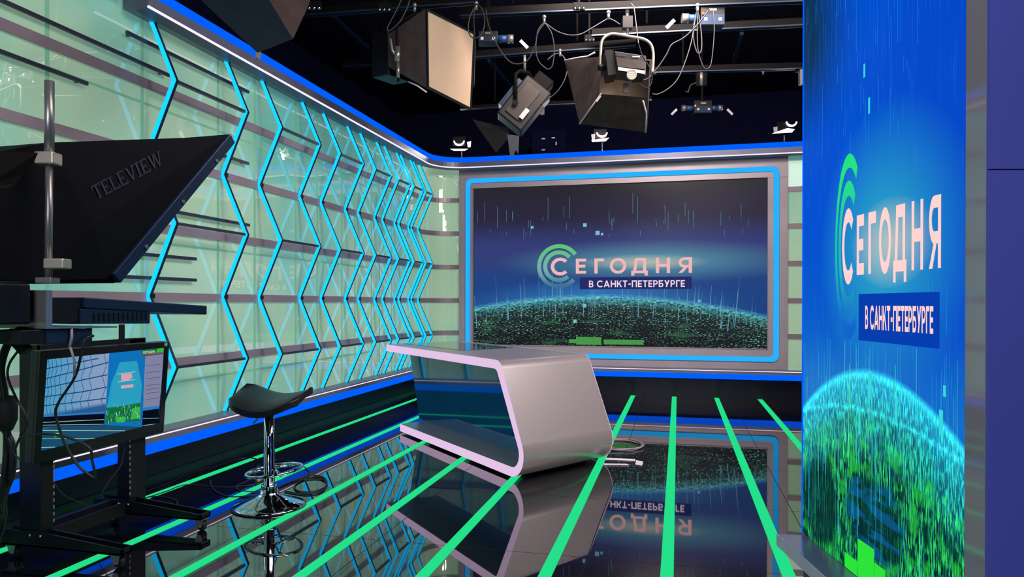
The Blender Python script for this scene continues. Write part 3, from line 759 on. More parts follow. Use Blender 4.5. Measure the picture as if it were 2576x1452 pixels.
MB().tube(ring, .012, 10, True).tube([S+V((0, 0, .27))-fr_*.038, c-fr_*.19-V((0, 0, .02))], .011, 8).tube([S+V((0, 0, .285))+fr_*.038, c+fr_*.1-ff*.165], .010, 8).tube([S+V((0, 0, .285))+fr_*.03+ff*.02, c+fr_*.1+ff*.165], .010, 8).build('footring', M['chrome'], st)
# saddle seat: high at both ends, cushion over a thin shell
def saddle(top, off):
    mb = MB(); nu, nv = 28, 14; grid = []
    for i in range(nu+1):
        row = []
        for j in range(nv+1):
            a = -1+2*i/nu; b = -1+2*j/nv; ca, sa = math.cos(math.radians(17)), math.sin(math.radians(17))
            e = (1-min(1, abs(a))**3.2)**.4
            x = a*.275; y = b*.205*(.40+.60*e)
            z = .766+.038*b+.066*a*a-.016*b*b*(1-a*a)-.004*a
            th = .016+.026*(1-abs(a)**4)*(1-abs(b)**4)
            row.append(S+fr_*(.015+x*ca+y*sa)+ff*(-x*sa+y*ca)+V((0, 0, z+(th if top else -.006)+off)))
        grid.append(row)
    return grid, nu, nv
def sheet(mb, g, nu, nv, flip=False):
    b = len(mb.v)
    for r in g: mb.v += [tuple(p) for p in r]
    for i in range(nu):
        for j in range(nv):
            q_ = (b+i*(nv+1)+j, b+(i+1)*(nv+1)+j, b+(i+1)*(nv+1)+j+1, b+i*(nv+1)+j+1)
            mb.f.append(q_ if not flip else q_[::-1]); mb.mi.append(mb.k); mb.sm.add(len(mb.f)-1)
    return b
def closed(g1, g2, nu, nv):
    mb = MB(); b1 = sheet(mb, g1, nu, nv); b2 = sheet(mb, g2, nu, nv, True); W_ = nv+1
    loop = [(i, 0) for i in range(nu+1)]+[(nu, j) for j in range(1, nv+1)]+[(i, nv) for i in range(nu-1, -1, -1)]+[(0, j) for j in range(nv-1, 0, -1)]
    for k in range(len(loop)):
        p_, q_ = loop[k], loop[(k+1) % len(loop)]
        mb.f.append((b1+p_[0]*W_+p_[1], b1+q_[0]*W_+q_[1], b2+q_[0]*W_+q_[1], b2+p_[0]*W_+p_[1])); mb.mi.append(0)
    return mb
g1, nu, nv = saddle(True, 0); g2, _, _ = saddle(False, 0)
o = closed(g1, g2, nu, nv).build('seat', M['leather'], st)
g3, _, _ = saddle(False, -.001); g4, _, _ = saddle(False, -.022)
closed(g3, g4, nu, nv).build('seat_shell', M['plastic'], st)
MB().lathe([(.0001, .70), (.07, .70), (.09, .745), (.0001, .745)], S, 24).build('seat_mount', M['black'], st)
MB().tube([S+V((0, 0, .715)), S-fr_*.06+V((0, 0, .71)), S-fr_*.075+V((0, 0, .66)), S-fr_*.115+V((0, 0, .615))], .007, 8).build('lever', M['steel'], st)

# ================================================================== TELEVISION ON ITS ROLLING STAND (left foreground)
rs = thing('rolling_stand', 'black rack style rolling stand on casters carrying the television', 'stand', (-3.6, 3.7, 0))
def upright(y0, y1, x0, x1):
    mb = MB().box((x0, y0, .08), (x1, y1, 1.255)); mb.build('upright', M['black'], rs, bevel=.004)
    h = MB()
    for k in range(26): 
        z = .2+k*.04; h.box((x1-.001, (y1 if y0 < 3.7 else y0)-.006, z), (x1+.002, (y1 if y0 < 3.7 else y0)+.006, z+.02))
    h.build('rack_strip', M['steel'], rs)
upright(3.335, 3.42, -3.75, -3.595); upright(4.02, 4.165, -3.70, -3.60)
MB().box((-3.612, 3.42, .08), (-3.60, 4.02, .165)).build('front_crossbar', M['black'], rs)
MB().box((-3.76, 3.42, .12), (-3.72, 4.02, .165)).build('rear_crossbar', M['black'], rs)
MB().box((-3.62, 3.335, 1.20), (-3.60, 4.165, 1.258)).build('top_crossbar', M['black'], rs)
for yb in (3.70, 3.97): MB().box((-3.625, yb-.02, 1.20), (-3.612, yb+.02, 1.355)).build('strap_bracket', M['black'], rs)
for y0, y1 in ((3.325, 3.40), (3.99, 4.09)):
    mb = MB().prism([(-3.86, y0, .08), (-3.03, y0, .08), (-3.03, y0, .115), (-3.60, y0, .17), (-3.86, y0, .17)], (0, .012, 0))
    mb.prism([(-3.86, y1, .08), (-3.03, y1, .08), (-3.03, y1, .115), (-3.60, y1, .17), (-3.86, y1, .17)], (0, -.012, 0))
    mb.box((-3.86, y0, .078), (-3.03, y1, .09)); mb.box((-3.04, y0, .08), (-3.03, y1, .115))
    mb.build('foot', M['black'], rs)
    for bx in (-3.585, -3.66): MB().ball((bx, y0-.002, .148), .008).build('bolt', M['chrome'], rs)
for x, y in ((-3.06, 4.035), (-3.085, 3.36), (-3.74, 4.035), (-3.81, 3.36)):
    ca = MB(); ca.box((x-.035, y-.03, .072), (x+.035, y+.03, .079)); ca.hexa([(x-.012, y-.026, .025), (x+.018, y-.026, .025), (x+.018, y-.022, .025), (x-.012, y-.022, .025), (x-.03, y-.026, .073), (x+.03, y-.026, .073), (x+.03, y-.022, .073), (x-.03, y-.022, .073)])
    ca.hexa([(x-.012, y+.022, .025), (x+.018, y+.022, .025), (x+.018, y+.026, .025), (x-.012, y+.026, .025), (x-.03, y+.022, .073), (x+.03, y+.022, .073), (x+.03, y+.026, .073), (x-.03, y+.026, .073)])
    ca.cyl((x+.008, y-.03, .0305), (x+.008, y+.03, .0305), .007)
    co = ca.build('caster', M['steel'], rs)
    MB().lathe([(.0001, -.016), (.026, -.016), (.030, -.010), (.030, .010), (.026, .016), (.0001, .016)], (x+.008, y, .0305), 28, (0, 1, 0)).build('wheel', M['rubber'], co)
TL = V((-3.5, 3.239, 1.226)); TB = V((-3.549, 3.239, .584)); tu = V((0, 1, 0)); tvv = (TL-TB).normalized(); tn = tu.cross(tvv).normalized()
if tn.x < 0: tn = -tn
tvp = lambda x, y, off=0: on_plane(x, y, TL+tn*off, tn)
Wt, Ht = 1.031, (TL-TB).length
tel = thing('television', 'wide flat television on the rolling stand showing the studio picture', 'television', (-3.5, 3.7, .6))
ctr = TL+tu*Wt/2-tvv*Ht/2
MB().obox(ctr-tn*.032, tu, tvv, tn, Wt/2, Ht/2, .026).build('cabinet', M['plastic'], tel, bevel=.006)
zp = lambda x, y, off=.0015: tvp(x/4.033, 830+y/4.033, off)          # picture details measured on the screen face
inner = [zp(472, 300, 0), zp(1662, 180, 0), zp(1610, 945, 0), zp(408, 1230, 0)]
outer = [TL, TL+tu*Wt, TL+tu*Wt-tvv*Ht, TB]
bz = MB()
for i in range(4):
    j = (i+1) % 4; bz.hexa([outer[i]-tn*.006, outer[j]-tn*.006, inner[j]-tn*.006, inner[i]-tn*.006, outer[i]+tn*.006, outer[j]+tn*.006, inner[j]+tn*.006, inner[i]+tn*.006])
bz.build('bezel', M['blackgloss'], tel)
def tvpic():
    m, t, u, v = screen_mat('tv_picture')
    c = blend(t, (84, 164, 206), (146, 168, 206), u.step(0, .5)); c = blend(t, c, (40, 96, 150), (1.0-v.step(.36, .42)))
    c = blend(t, c, (20, 78, 110), (1.0-v.step(.22, .26)))
    return screen_out(m, t, c, .85)
ex = inner[1]-inner[0]
mb = MB(); b_ = [inner[3], inner[2], inner[1], inner[0]]
uvd = {0: (0, 0), 1: (1, 0), 2: (1, 1), 3: (0, 1)}
def uvq(p): 
    k = min(range(4), key=lambda i: (b_[i]-p).length); return uvd[k]
mb.poly(b_).build('screen', tvpic(), tel, uvf=uvq, fix=False)
pm = [emit('pic_line', (26, 74, 124)), emit('pic_black', (8, 12, 26)), emit('pic_ledblue', (14, 112, 184)), emit('pic_teal', (42, 156, 190)), emit('pic_green', (60, 180, 60)), emit('pic_pink', (214, 160, 176)),
      emit('pic_lav', (134, 134, 168), .9), emit('pic_brown', (110, 70, 60)), emit('pic_blue', (40, 120, 200)), emit('pic_pale', (150, 200, 190)), emit('pic_darkgreen', (18, 110, 60)), emit('pic_white', (215, 225, 220))]
pic = MB()
def pq(k, off, *pts): pic.mat(k).poly([zp(x, y, off) for x, y in pts])
def pl(k, off, a, b, wd=5): 
    d = V((b[0]-a[0], b[1]-a[1], 0)).normalized()*wd/2; n_ = (-d.y, d.x)
    pq(k, off, (a[0]-n_[0], a[1]-n_[1]), (b[0]-n_[0], b[1]-n_[1]), (b[0]+n_[0], b[1]+n_[1]), (a[0]+n_[0], a[1]+n_[1]))
for p in (((470, 395), (690, 350), (1000, 290)), ((465, 495), (690, 440), (1100, 330)), ((460, 590), (900, 495), (1092, 455)), ((455, 680), (830, 630), (1085, 580)), ((445, 772), (720, 740), (1075, 695))):
    for a, b in zip(p, p[1:]): pl(0, .0012, a, b, 11)
for x0 in (500, 535, 575, 625, 690, 760, 850, 930, 1070):
    k_ = (x0-480)/600; y0 = 292-55*k_; y1 = 850-20*k_; P_ = [(x0+(8+10*k_)*(1 if i % 2 else -1)-i*6, y0+(y1-y0)*i/5) for i in range(6)]
    for a, b in zip(P_, P_[1:]): pl(0, .0013, a, b, 5)
pq(8, .0012, (434, 868), (1066, 830), (1064, 848), (432, 884))
pq(1, .0013, (432, 886), (1064, 850), (1052, 965), (424, 985))
pl(9, .0015, (430, 940), (1058, 910), 6); pl(9, .0015, (426, 968), (1050, 958), 5); pl(9, .0015, (424, 1020), (1270, 1024), 6); pl(9, .0015, (415, 1105), (1040, 1100), 5); pl(9, .0015, (410, 1195), (560, 1190), 6)
pq(6, .0012, (1485, 196), (1660, 180), (1615, 790), (1450, 815)); pq(8, .0013, (1452, 790), (1616, 770), (1614, 800), (1450, 822)); pq(1, .0013, (1450, 822), (1613, 800), (1611, 945), (1440, 985))
for y in (360, 430, 490, 560, 600, 640, 700): pl(1, .0014, (1480, y+6), (1625, y-10), 3)
pl(9, .0015, (1448, 900), (1612, 896), 5); pl(9, .0015, (1448, 972), (1600, 952), 5)
pq(2, .0014, (1108, 236), (1480, 200), (1440, 985), (1062, 965)); pq(3, .0016, (1215, 330), (1390, 315), (1440, 560), (1425, 760), (1085, 790), (1130, 540))
pq(4, .0018, (1190, 885), (1280, 880), (1270, 935), (1170, 940)); pq(10, .0017, (1078, 800), (1425, 740), (1420, 925), (1068, 945)); pq(4, .0018, (1340, 800), (1422, 780), (1420, 900), (1330, 905))
rnd = random.Random(5)
for i in range(110):
    x = 1080+rnd.random()*340; y = 740+rnd.random()*190; pl(rnd.choice((3, 4, 9, 10)), .0019, (x, y), (x+rnd.uniform(-6, 6), y+rnd.uniform(10, 36)), 5)
pq(5, .0018, (1228, 450), (1335, 440), (1345, 480), (1300, 520), (1230, 515)); pq(5, .0018, (1228, 565), (1355, 552), (1352, 582), (1228, 598)); pl(9, .0018, (1190, 450), (1375, 425), 8); pl(9, .0018, (1195, 530), (1365, 505), 8)
pq(10, .002, (1440, 202), (1662, 180), (1660, 228), (1436, 250)); pq(4, .0022, (1600, 190), (1661, 184), (1660, 222), (1580, 230)); pq(7, .002, (1436, 254), (1656, 232), (1655, 248), (1433, 272))
put_text(pic.mat(11), 'СЕГОДНЯ', lambda a, b: zp(1450+118*a, 243-11*a-24*b, .003))
pq(10, .0016, (545, 1036), (612, 1026), (620, 1085), (540, 1096)); pl(11, .003, (560, 1056), (606, 1050), 6); pl(11, .003, (556, 1078), (606, 1072), 6); pl(11, .003, (582, 1048), (586, 1080), 6)
pic.build('studio_picture', pm, tel, fix=False)
tg_ = MB().poly([zp(1665, 128, .0075), zp(1706, 124, .0075), zp(1702, 166, .0075), zp(1662, 169, .0075)]).mat(1).poly([zp(1681, 136, .0082), zp(1690, 135, .0082), zp(1688, 160, .0082), zp(1679, 161, .0082)])
tg_.build('number_tag', [pbr('green_tag', (20, 96, 62), .6), M['white']], tel, fix=False)

# ================================================================== TELEPROMPTER AND STUDIO CAMERA
P0 = at_depth(275, 705, 2.2); u3 = V((math.sin(math.radians(3)), math.cos(math.radians(3)), 0)); l3 = V((-u3.y, u3.x, 0))
q3 = lambda s, z, o=0: V((P0.x, P0.y, 0))+u3*s+l3*o+V((0, 0, z))
tp = thing('teleprompter', 'large black hooded teleprompter with slanted glass in the left foreground', 'teleprompter', V((P0.x, P0.y, 1.45)))
Wd = .60
R_ = dict(T=q3(.545, 2.145), B=q3(-.01, 1.575), cr=q3(-.075, 1.735, -.022), tr=q3(-.36, 1.895, .02), rt=q3(-.72, 1.80, .10), rb=q3(-.72, 1.565, .10), br=q3(-.235, 1.562, .02), tm=q3(-.21, 1.955, .0))
Lf = {k: v+l3*(Wd-2*((v-V((P0.x, P0.y, 0))).dot(l3))) for k, v in R_.items()}
mb = MB()
for Q in (R_, Lf):
    mb.poly([Q['T'], Q['cr'], Q['B']]); mb.poly([Q['T'], Q['tm'], Q['cr']]); mb.poly([Q['tm'], Q['tr'], Q['br'], Q['cr']]); mb.poly([Q['cr'], Q['br'], Q['B']]); mb.poly([Q['tr'], Q['rt'], Q['rb'], Q['br']])
for a, b in (('T', 'tm'), ('tm', 'tr'), ('tr', 'rt'), ('rt', 'rb'), ('rb', 'br'), ('br', 'B')): mb.poly([R_[a], R_[b], Lf[b], Lf[a]])
mb.build('hood', M['hood'], tp, bevel=.006)
n45 = V((0, 0, 0))+(u3*.7071-V((0, 0, .7071))); al = (q3(.559, 2.145)-q3(0, 1.571)).normalized(); L45 = (q3(.559, 2.145)-q3(0, 1.571)).length
mid = (q3(.559, 2.145)+q3(0, 1.571))/2
fm = MB()
for o0, o1 in ((-.012, .02), (Wd-.02, Wd+.012)): fm.obox(mid+al*.012+l3*((o0+o1)/2)+n45*.010, al, l3, n45, L45/2-.006, (o1-o0)/2, .020)
for e in (-1, 1): fm.obox(mid+al*.012+l3*Wd/2+n45*.010+al*e*(L45/2-.018), al, l3, n45, .012, Wd/2, .020)
fm.build('glass_frame', M['navy'], tp, bevel=.003)
for f in (-.28, .02, .33): MB().cyl(mid+al*(f*L45)-l3*.013+n45*.016, mid+al*(f*L45)-l3*.017+n45*.016, .007, 12).build('screw', M['steel'], tp)
MB().obox(mid+l3*Wd/2+n45*.03, al, l3, n45, L45/2-.02, Wd/2-.02, .003).build('beam_splitter_glass', M['tvglass'], tp)
# faded maker lettering follows the hood side
MB().prism([at_depth(0, 381, 1.76), at_depth(96, 384, 1.82), at_depth(84, 412, 1.82), at_depth(60, 436, 1.81), at_depth(40, 462, 1.80), at_depth(16, 474, 1.78), at_depth(-40, 470, 1.74), at_depth(-60, 390, 1.72)], l3*.006).build('rear_flap', pbr('brown_flap', (30, 24, 24), .9, bump=.1, spec=.1), tp)
nf = (R_['tm']-R_['T']).cross(R_['cr']-R_['T']).normalized()
if nf.dot(l3) > 0: nf = -nf
hp = lambda x, y: on_plane(x, y, R_['T']+nf*.004, nf)
c00, c10, c01, c11 = (244, 503), (413, 413), (227, 470), (401, 378)
def tv_map(a, b):
    x = (c00[0]*(1-a)+c10[0]*a)*(1-b)+(c01[0]*(1-a)+c11[0]*a)*b; y = (c00[1]*(1-a)+c10[1]*a)*(1-b)+(c01[1]*(1-a)+c11[1]*a)*b
    return hp(x, y)
o = put_text(MB(), 'TELEVIEW', tv_map, gap=.05).build('lettering', M['lettershade'], tp, fix=False); o['label'] = 'dark grey serif lettering'
# support pole with clamps
pl_ = lambda x, y, D=1.94: at_depth(x, y, D)
MB().cyl(pl_(124, 204), pl_(124, 405), .0125).cyl(pl_(124, 400), pl_(122, 705), .0095).build('support_pole', M['steel'], tp)
MB().obox(pl_(122, 400), RGT, UP, FWD, .026, .017, .022).build('pole_clamp', M['silver'], tp, bevel=.004)
MB().obox(pl_(145, 664), RGT, UP, FWD, .028, .014, .02).build('pole_clamp', M['silver'], tp, bevel=.004)
MB().obox(pl_(120, 706), RGT, UP, FWD, .022, .008, .02).build('pole_foot', M['steel'], tp, bevel=.002)
MB().hexa([q3(-.09, 1.484), q3(.439, 1.456), q3(.439, 1.456, .5), q3(-.09, 1.484, .5), q3(-.09, 1.516), q3(.439, 1.489), q3(.439, 1.489, .5), q3(-.09, 1.516, .5)]).build('script_monitor', M['navy'], tp, bevel=.003)
MB().hexa([q3(-.21, 1.44, .01), q3(-.091, 1.44, .01), q3(-.091, 1.44, .5), q3(-.21, 1.44, .5), q3(-.21, 1.513, .01), q3(-.091, 1.515, .01), q3(-.091, 1.515, .5), q3(-.21, 1.513, .5)]).build('rear_block', M['black'], tp)
MB().box((0, 0, 0), (0, 0, 0)) if False else None
hs = MB().hexa([q3(-.10, 1.436, .004), q3(.169, 1.430, .004), q3(.169, 1.430, .4), q3(-.10, 1.436, .4), q3(-.10, 1.482, .004), q3(.169, 1.472, .004), q3(.169, 1.472, .4), q3(-.10, 1.482, .4)]).build('monitor_back_housing', M['navy'], tp, bevel=.002)
vs = MB()
for k in range(12):
    s = -.055+k*.0185; vs.hexa([q3(s, 1.442, .001), q3(s+.005, 1.442, .001), q3(s+.005, 1.442, .006), q3(s, 1.442, .006), q3(s, 1.468, .001), q3(s+.005, 1.468, .001), q3(s+.005, 1.468, .006), q3(s, 1.468, .006)])
vs.build('vent_slots', M['black'], hs)
MB().hexa([q3(-.225, 1.432, -.01), q3(-.205, 1.432, -.01), q3(-.205, 1.432, .3), q3(-.225, 1.432, .3), q3(-.225, 1.535, -.01), q3(-.205, 1.535, -.01), q3(-.205, 1.535, .3), q3(-.225, 1.535, .3)]).hexa([q3(-.225, 1.426, -.01), q3(.02, 1.421, -.01), q3(.02, 1.421, .3), q3(-.225, 1.426, .3), q3(-.225, 1.433, -.01), q3(.02, 1.426, -.01), q3(.02, 1.426, .3), q3(-.225, 1.433, .3)]).build('mount_bracket', M['steel'], tp)
# converter box hanging under the plate
cb = thing('converter_box', 'small dark blue box strapped under the teleprompter bracket', 'box', q3(-.14, 1.38, .05))
MB().hexa([q3(-.217, 1.382, 0), q3(-.062, 1.378, 0), q3(-.062, 1.378, .14), q3(-.217, 1.382, .14), q3(-.217, 1.425, 0), q3(-.062, 1.421, 0), q3(-.062, 1.421, .14), q3(-.217, 1.425, .14)]).build('body', M['navy'], cb, bevel=.003)
MB().hexa([q3(-.29, 1.385, 0), q3(-.218, 1.383, 0), q3(-.218, 1.383, .12), q3(-.29, 1.385, .12), q3(-.29, 1.424, 0), q3(-.218, 1.424, 0), q3(-.218, 1.424, .12), q3(-.29, 1.424, .12)]).build('connector_block', M['black'], cb, bevel=.003)
MB().tube([q3(-.14, 1.43, -.006), q3(-.14, 1.40, -.008), q3(-.145, 1.37, -.006)], .004, 6).tube([q3(-.145, 1.372, -.006), q3(-.13, 1.33, -.006), q3(-.128, 1.285, -.004)], .0035, 6).build('cable_tie', M['cablew'], cb)
sc = thing('studio_camera', 'black studio camera behind the teleprompter at the left picture edge', 'camera', q3(-.7, 0, .3))
def qbox(s0, s1, z0, z1, o0, o1): return [q3(s0, z0, o0), q3(s1, z0, o0), q3(s1, z0, o1), q3(s0, z0, o1), q3(s0, z1, o0), q3(s1, z1, o0), q3(s1, z1, o1), q3(s0, z1, o1)]
MB().hexa(qbox(-1.0, -.245, 1.44, 1.553, .02, .42)).build('base_plate', M['black'], sc, bevel=.006)
MB().hexa(qbox(-1.15, -.74, 1.555, 1.83, .06, .40)).build('body', M['black'], sc, bevel=.012)
pc_ = q3(-.75, 0, .25)
MB().lathe([(.0001, 1.43), (.11, 1.43), (.11, 1.36), (.07, 1.34), (.07, .3), (.12, .28), (.12, .16), (.0001, .16)], (pc_.x, pc_.y, 0), 28).build('pedestal', M['black'], sc)
MB().lathe([(.0001, .0), (.30, 0), (.30, .06), (.22, .16), (.0001, .18)], (pc_.x, pc_.y, 0), 36).build('pedestal_base', M['black'], sc)
def cable(name, label, pts, r, mat, group=None, n=6, sub=8):
    o = MB().tube(spline(pts, sub), r, n).build(name, mat); return tag(o, label, 'cable', group)
cable('camera_cable', 'thick black camera cable looping down at the left edge', [q3(-.28, 1.41, .02), at_depth(45, 832, 2.02), at_depth(18, 870, 2.02), at_depth(2, 930, 2.02), at_depth(12, 1000, 2.05), at_depth(18, 1100, 2.1), at_depth(14, 1180, 2.1), at_depth(0, 1260, 2.1), at_depth(-40, 1400, 2.1), pc_+V((.13, .0, .02))], .011, M['cable'], n=8)
cable('camera_cable', 'second thick cable at the left edge, bundled beside the first', [q3(-.29, 1.40, .05), at_depth(30, 842, 2.05), at_depth(2, 905, 2.05), at_depth(-6, 960, 2.06), at_depth(4, 1060, 2.1), at_depth(30, 1120, 2.1), at_depth(30, 1190, 2.1), at_depth(10, 1250, 2.12), at_depth(-30, 1420, 2.12), pc_+V((.15, .03, .03))], .010, M['cable'], n=8)
hg = MB().lathe([(.0001, -.055), (.018, -.05), (.03, -.02), (.031, .02), (.02, .05), (.0001, .055)], at_depth(14, 1040, 2.06), 20); o = hg.build('handle_grip', M['rubber'])
tag(o, 'black rounded grip at the left edge beside the camera cables', 'grip')
o = MB().obox(at_depth(52, 868, 2.0), (RGT*.75+UP*.66).normalized(), (UP*.75-RGT*.66).normalized(), FWD, .014, .026, .012).build('ferrite_plug', M['black']); tag(o, 'small black plug block hanging left of the television top', 'plug')
cable('signal_cable', 'thin black cable curving down left of the television', [at_depth(48, 880, 2.0), at_depth(24, 915, 2.02), at_depth(20, 950, 2.02), at_depth(40, 1000, 2.05), at_depth(62, 1040, 2.05), at_depth(68, 1070, 2.05), at_depth(52, 1098, 2.05), at_depth(100, 1092, 2.0), at_depth(160, 1098, 2.0), at_depth(222, 1124, 2.0), at_depth(232, 1160, 2.0), at_depth(242, 1205, 2.0)], .0036, M['cable'])
cable('signal_cable', 'black cable hanging in front of the television screen', [q3(-.07, 1.40, -.012), at_depth(212, 860, 2.1), at_depth(190, 945, 2.1), at_depth(142, 1025, 2.1), at_depth(150, 1080, 2.1), at_depth(170, 1130, 2.1), at_depth(200, 1175, 2.1), at_depth(237, 1203, 2.1)], .0042, M['cable'])
cable('signal_cable', 'small cable loop left of the television bottom', [at_depth(52, 1098, 2.05), at_depth(40, 1125, 2.05), at_depth(38, 1145, 2.05), at_depth(52, 1156, 2.05)], .0034, M['cable'])
cable('stand_wire', 'thin wire drooping between the rolling stand uprights on the left', [on_x(135, 1215, -3.62), on_x(160, 1245, -3.62), on_x(195, 1262, -3.62), on_x(222, 1272, -3.63)], .003, M['cableg'])
cable('stand_wire', 'thin wire hanging down inside the right upright of the rolling stand', [on_x(316, 1110, -3.62), on_x(304, 1170, -3.63), on_x(275, 1210, -3.66), on_x(250, 1252, -3.70)], .003, M['cableg'])

# ================================================================== LIGHTING GRID AND LAMPS
def rail(label, p, q, w=.06, h=.085, ext=0.0):
    p = V(p); q = V(q); d = (q-p).normalized(); p = p-d*ext; q = q+d*ext
    t = thing('ceiling_rail', label, 'rail', p, 'black rails of the lighting grid')
    up = V((0, 0, 1)); MB().bar(p+up*h/2, q+up*h/2, w, h).build('beam', M['rail'], t, bevel=.004)
    a = d.cross(up).normalized()
    MB().bar(p-a*(w/2+.004)+up*.003, q-a*(w/2+.004)+up*.003, .008, .014).bar(p+a*(w/2+.004)+up*.003, q+a*(w/2+.004)+up*.003, .008, .014).build('blue_lit_flange', M['navy'], t)  # navy strips put the blue light along the rail edges into colour
    n = max(1, int((q-p).length/2.0))
    for k in range(n+1):
        c = p+(q-p)*((k+.3)/(n+.6)); MB().cyl(c+up*.12, V((c.x, c.y, 5.6)), .015, 8).build('drop_rod', M['rail'], t)
    return t
RZ = 4.6
rail('lighting grid rail at the top, left of the cream softbox', (-4.4, 6.86, RZ), (-2.05, 6.99, RZ))
rail('lighting grid rail at the top that carries the black backed softbox', (-2.30, 7.28, RZ), (2.6, 7.9, RZ))
rail('lighting grid rail behind the cable loops, above the slanted spotlight', (-4.3, 8.5, RZ), (-.5, 8.60, RZ))
rail('lighting grid rail on the right, with a clamp hanging under it', (-.6, 9.62, RZ), (2.9, 10.12, RZ))
rail('farthest thin lighting grid rail, low above the back wall', (-3.4, 10.77, RZ), (-.4, 10.95, RZ), .05, .06)
rail('lighting grid rail crossing behind the blue power box at the upper right', (-1.0, 8.30, RZ+.05), (2.4, 8.62, RZ+.05))
for lab, a_, b_ in (('dim blue ceiling batten left of the cream softbox', (835, 38), (925, 120)), ('dim blue ceiling batten behind the slanted spotlight', (1230, 152), (1300, 235)), ('dim blue ceiling batten right of the black backed softbox', (1866, 84), (1846, 162))):
    a = on_z(*a_, 5.4); b = on_z(*b_, 5.4)
    o = MB().bar(a, b, .05, .04).build('ceiling_batten', M['navy']); tag(o, lab, 'batten', 'dim battens under the ceiling')
    MB().bar(a+V((0, 0, .02)), V((a.x, a.y, 5.6)), .02, .02).bar(b+V((0, 0, .02)), V((b.x, b.y, 5.6)), .02, .02).build('hanger', M['rail'], o)

def softbox_shell(mb, F, G):
    for i in range(4):
        j = (i+1) % 4; mb.poly([F[i], F[j], G[j], G[i]])
    return mb
# cream faced softbox
F1 = [V((-2.527, 6.812, 4.517)), V((-2.241, 7.598, 4.538)), V((-2.293, 7.635, 3.685)), V((-2.531, 6.859, 3.718))]
fc = sum(F1, V())/4; rc = at_depth(1004, 140, 7.55)
G1 = [rc+(p-fc)*.42 for p in F1]
s1 = thing('softbox', 'large softbox with cream front hanging left above the desk', 'softbox', rc)
softbox_shell(MB(), F1, G1).poly(G1).build('fabric_shell', M['cloth'], s1)
nrm = (F1[1]-F1[0]).cross(F1[3]-F1[0]).normalized()
if nrm.dot(fc-rc) < 0: nrm = -nrm
fi = [fc+(p-fc)*k for p, k in zip(F1, (.95, .95, .95, .95))]
MB().prism([p+nrm*.002 for p in fi], nrm*.006).build('diffuser', M['cream'], s1)['label'] = 'cream diffuser cloth'
bd = MB()
for i in range(4):
    j = (i+1) % 4; bd.hexa([F1[i], F1[j], fi[j], fi[i], F1[i]+nrm*.02, F1[j]+nrm*.02, fi[j]+nrm*.02, fi[i]+nrm*.02])
bd.build('front_border', M['black'], s1)
MB().tube([at_depth(1028, 206, 7.3), at_depth(1050, 216, 7.25), at_depth(1073, 232, 7.2)], .008, 8).build('white_piping', M['white'], s1)
MB().obox(rc-nrm*.12, (G1[1]-G1[0]).normalized(), (G1[0]-G1[3]).normalized(), nrm, .17, .24, .12).build('lamp_body', M['black'], s1, bevel=.01)
MB().cyl(at_depth(1000, 118, 7.3), at_depth(1000, 155, 7.3), .03).cyl(at_depth(1001, 155, 7.3), at_depth(1002, 196, 7.3), .018).build('pivot_knob', M['steel'], s1)
MB().tube([at_depth(982, 98, 7.3), at_depth(987, 126, 7.3), at_depth(996, 140, 7.3)], .012, 8).build('clamp_lever', M['silver'], s1)
MB().tube([at_depth(1002, 205, 7.3), at_depth(1000, 150, 7.3), at_depth(998, 60, 7.3), at_depth(1030, 40, 7.4), at_depth(1060, 26, 7.45)], .014, 8).cyl(at_depth(1068, 30, 7.5), at_depth(1070, 2, 7.5), .02).build('yoke', M['rail'], s1)
# black backed softbox with bright yoke
F2 = [at_depth(1420, 152, 7.6), at_depth(1640, 150, 7.6), at_depth(1627, 333, 7.45), at_depth(1458, 312, 7.45)]
G2 = [at_depth(1514, 142, 7.05), at_depth(1634, 152, 7.05), at_depth(1630, 246, 7.0), at_depth(1508, 236, 7.0)]
s2 = thing('softbox', 'black backed softbox with a bright metal yoke hanging above the back wall', 'softbox', at_depth(1570, 200, 7.2))
softbox_shell(MB(), F2, G2).build('fabric_shell', M['cloth'], s2)
fn = (F2[1]-F2[0]).cross(F2[3]-F2[0]).normalized(); fn = fn if fn.dot(F2[0]-G2[0]) > 0 else -fn
c2 = sum(F2, V())/4
MB().prism([c2+(p-c2)*.97 for p in F2], fn*.006).build('diffuser', M['cream'], s2)
pp_ = MB().tube([at_depth(1458, 312, 7.43), at_depth(1512, 236, 6.97)], .008, 6).tube([at_depth(1420, 152, 7.58), at_depth(1455, 145, 7.3), at_depth(1478, 142, 7.2), at_depth(1496, 132, 7.1)], .008, 6).tube([at_depth(1624, 333, 7.43), at_depth(1626, 285, 7.2), at_depth(1618, 254, 7.0)], .008, 6)
pp_.build('white_piping', M['white'], s2)
MB().obox(at_depth(1505, 248, 6.97), (RGT*.6+UP*.8).normalized(), (UP*.6-RGT*.8).normalized(), FWD, .035, .012, .004).build('fabric_label', M['white'], s2)
hb = [at_depth(1545, 128, 6.72), at_depth(1626, 140, 6.72), at_depth(1625, 190, 6.70), at_depth(1552, 182, 6.70)]
MB().hexa([p for p in hb]+[p+FWD*.22 for p in hb]).build('lamp_body', M['plastic'], s2, bevel=.008)
hs2 = [at_depth(1549, 145, 6.715), at_depth(1622, 157, 6.715), at_depth(1621, 176, 6.70), at_depth(1553, 169, 6.70)]
MB().prism(hs2, -FWD*.02).build('back_plate', pbr('bronze_metal', (72, 62, 60), .45, .5), s2)
sv = [at_depth(1554, 170, 6.69), at_depth(1622, 179, 6.69), at_depth(1621, 187, 6.69), at_depth(1555, 178, 6.69)]
MB().prism(sv, -FWD*.015).build('silver_strip', M['silver'], s2)
gc = at_depth(1588, 190, 6.67); gm = MB().lathe([(.044, 0), (.048, 0), (.048, .03), (.044, .03)], gc, 24, -FWD)
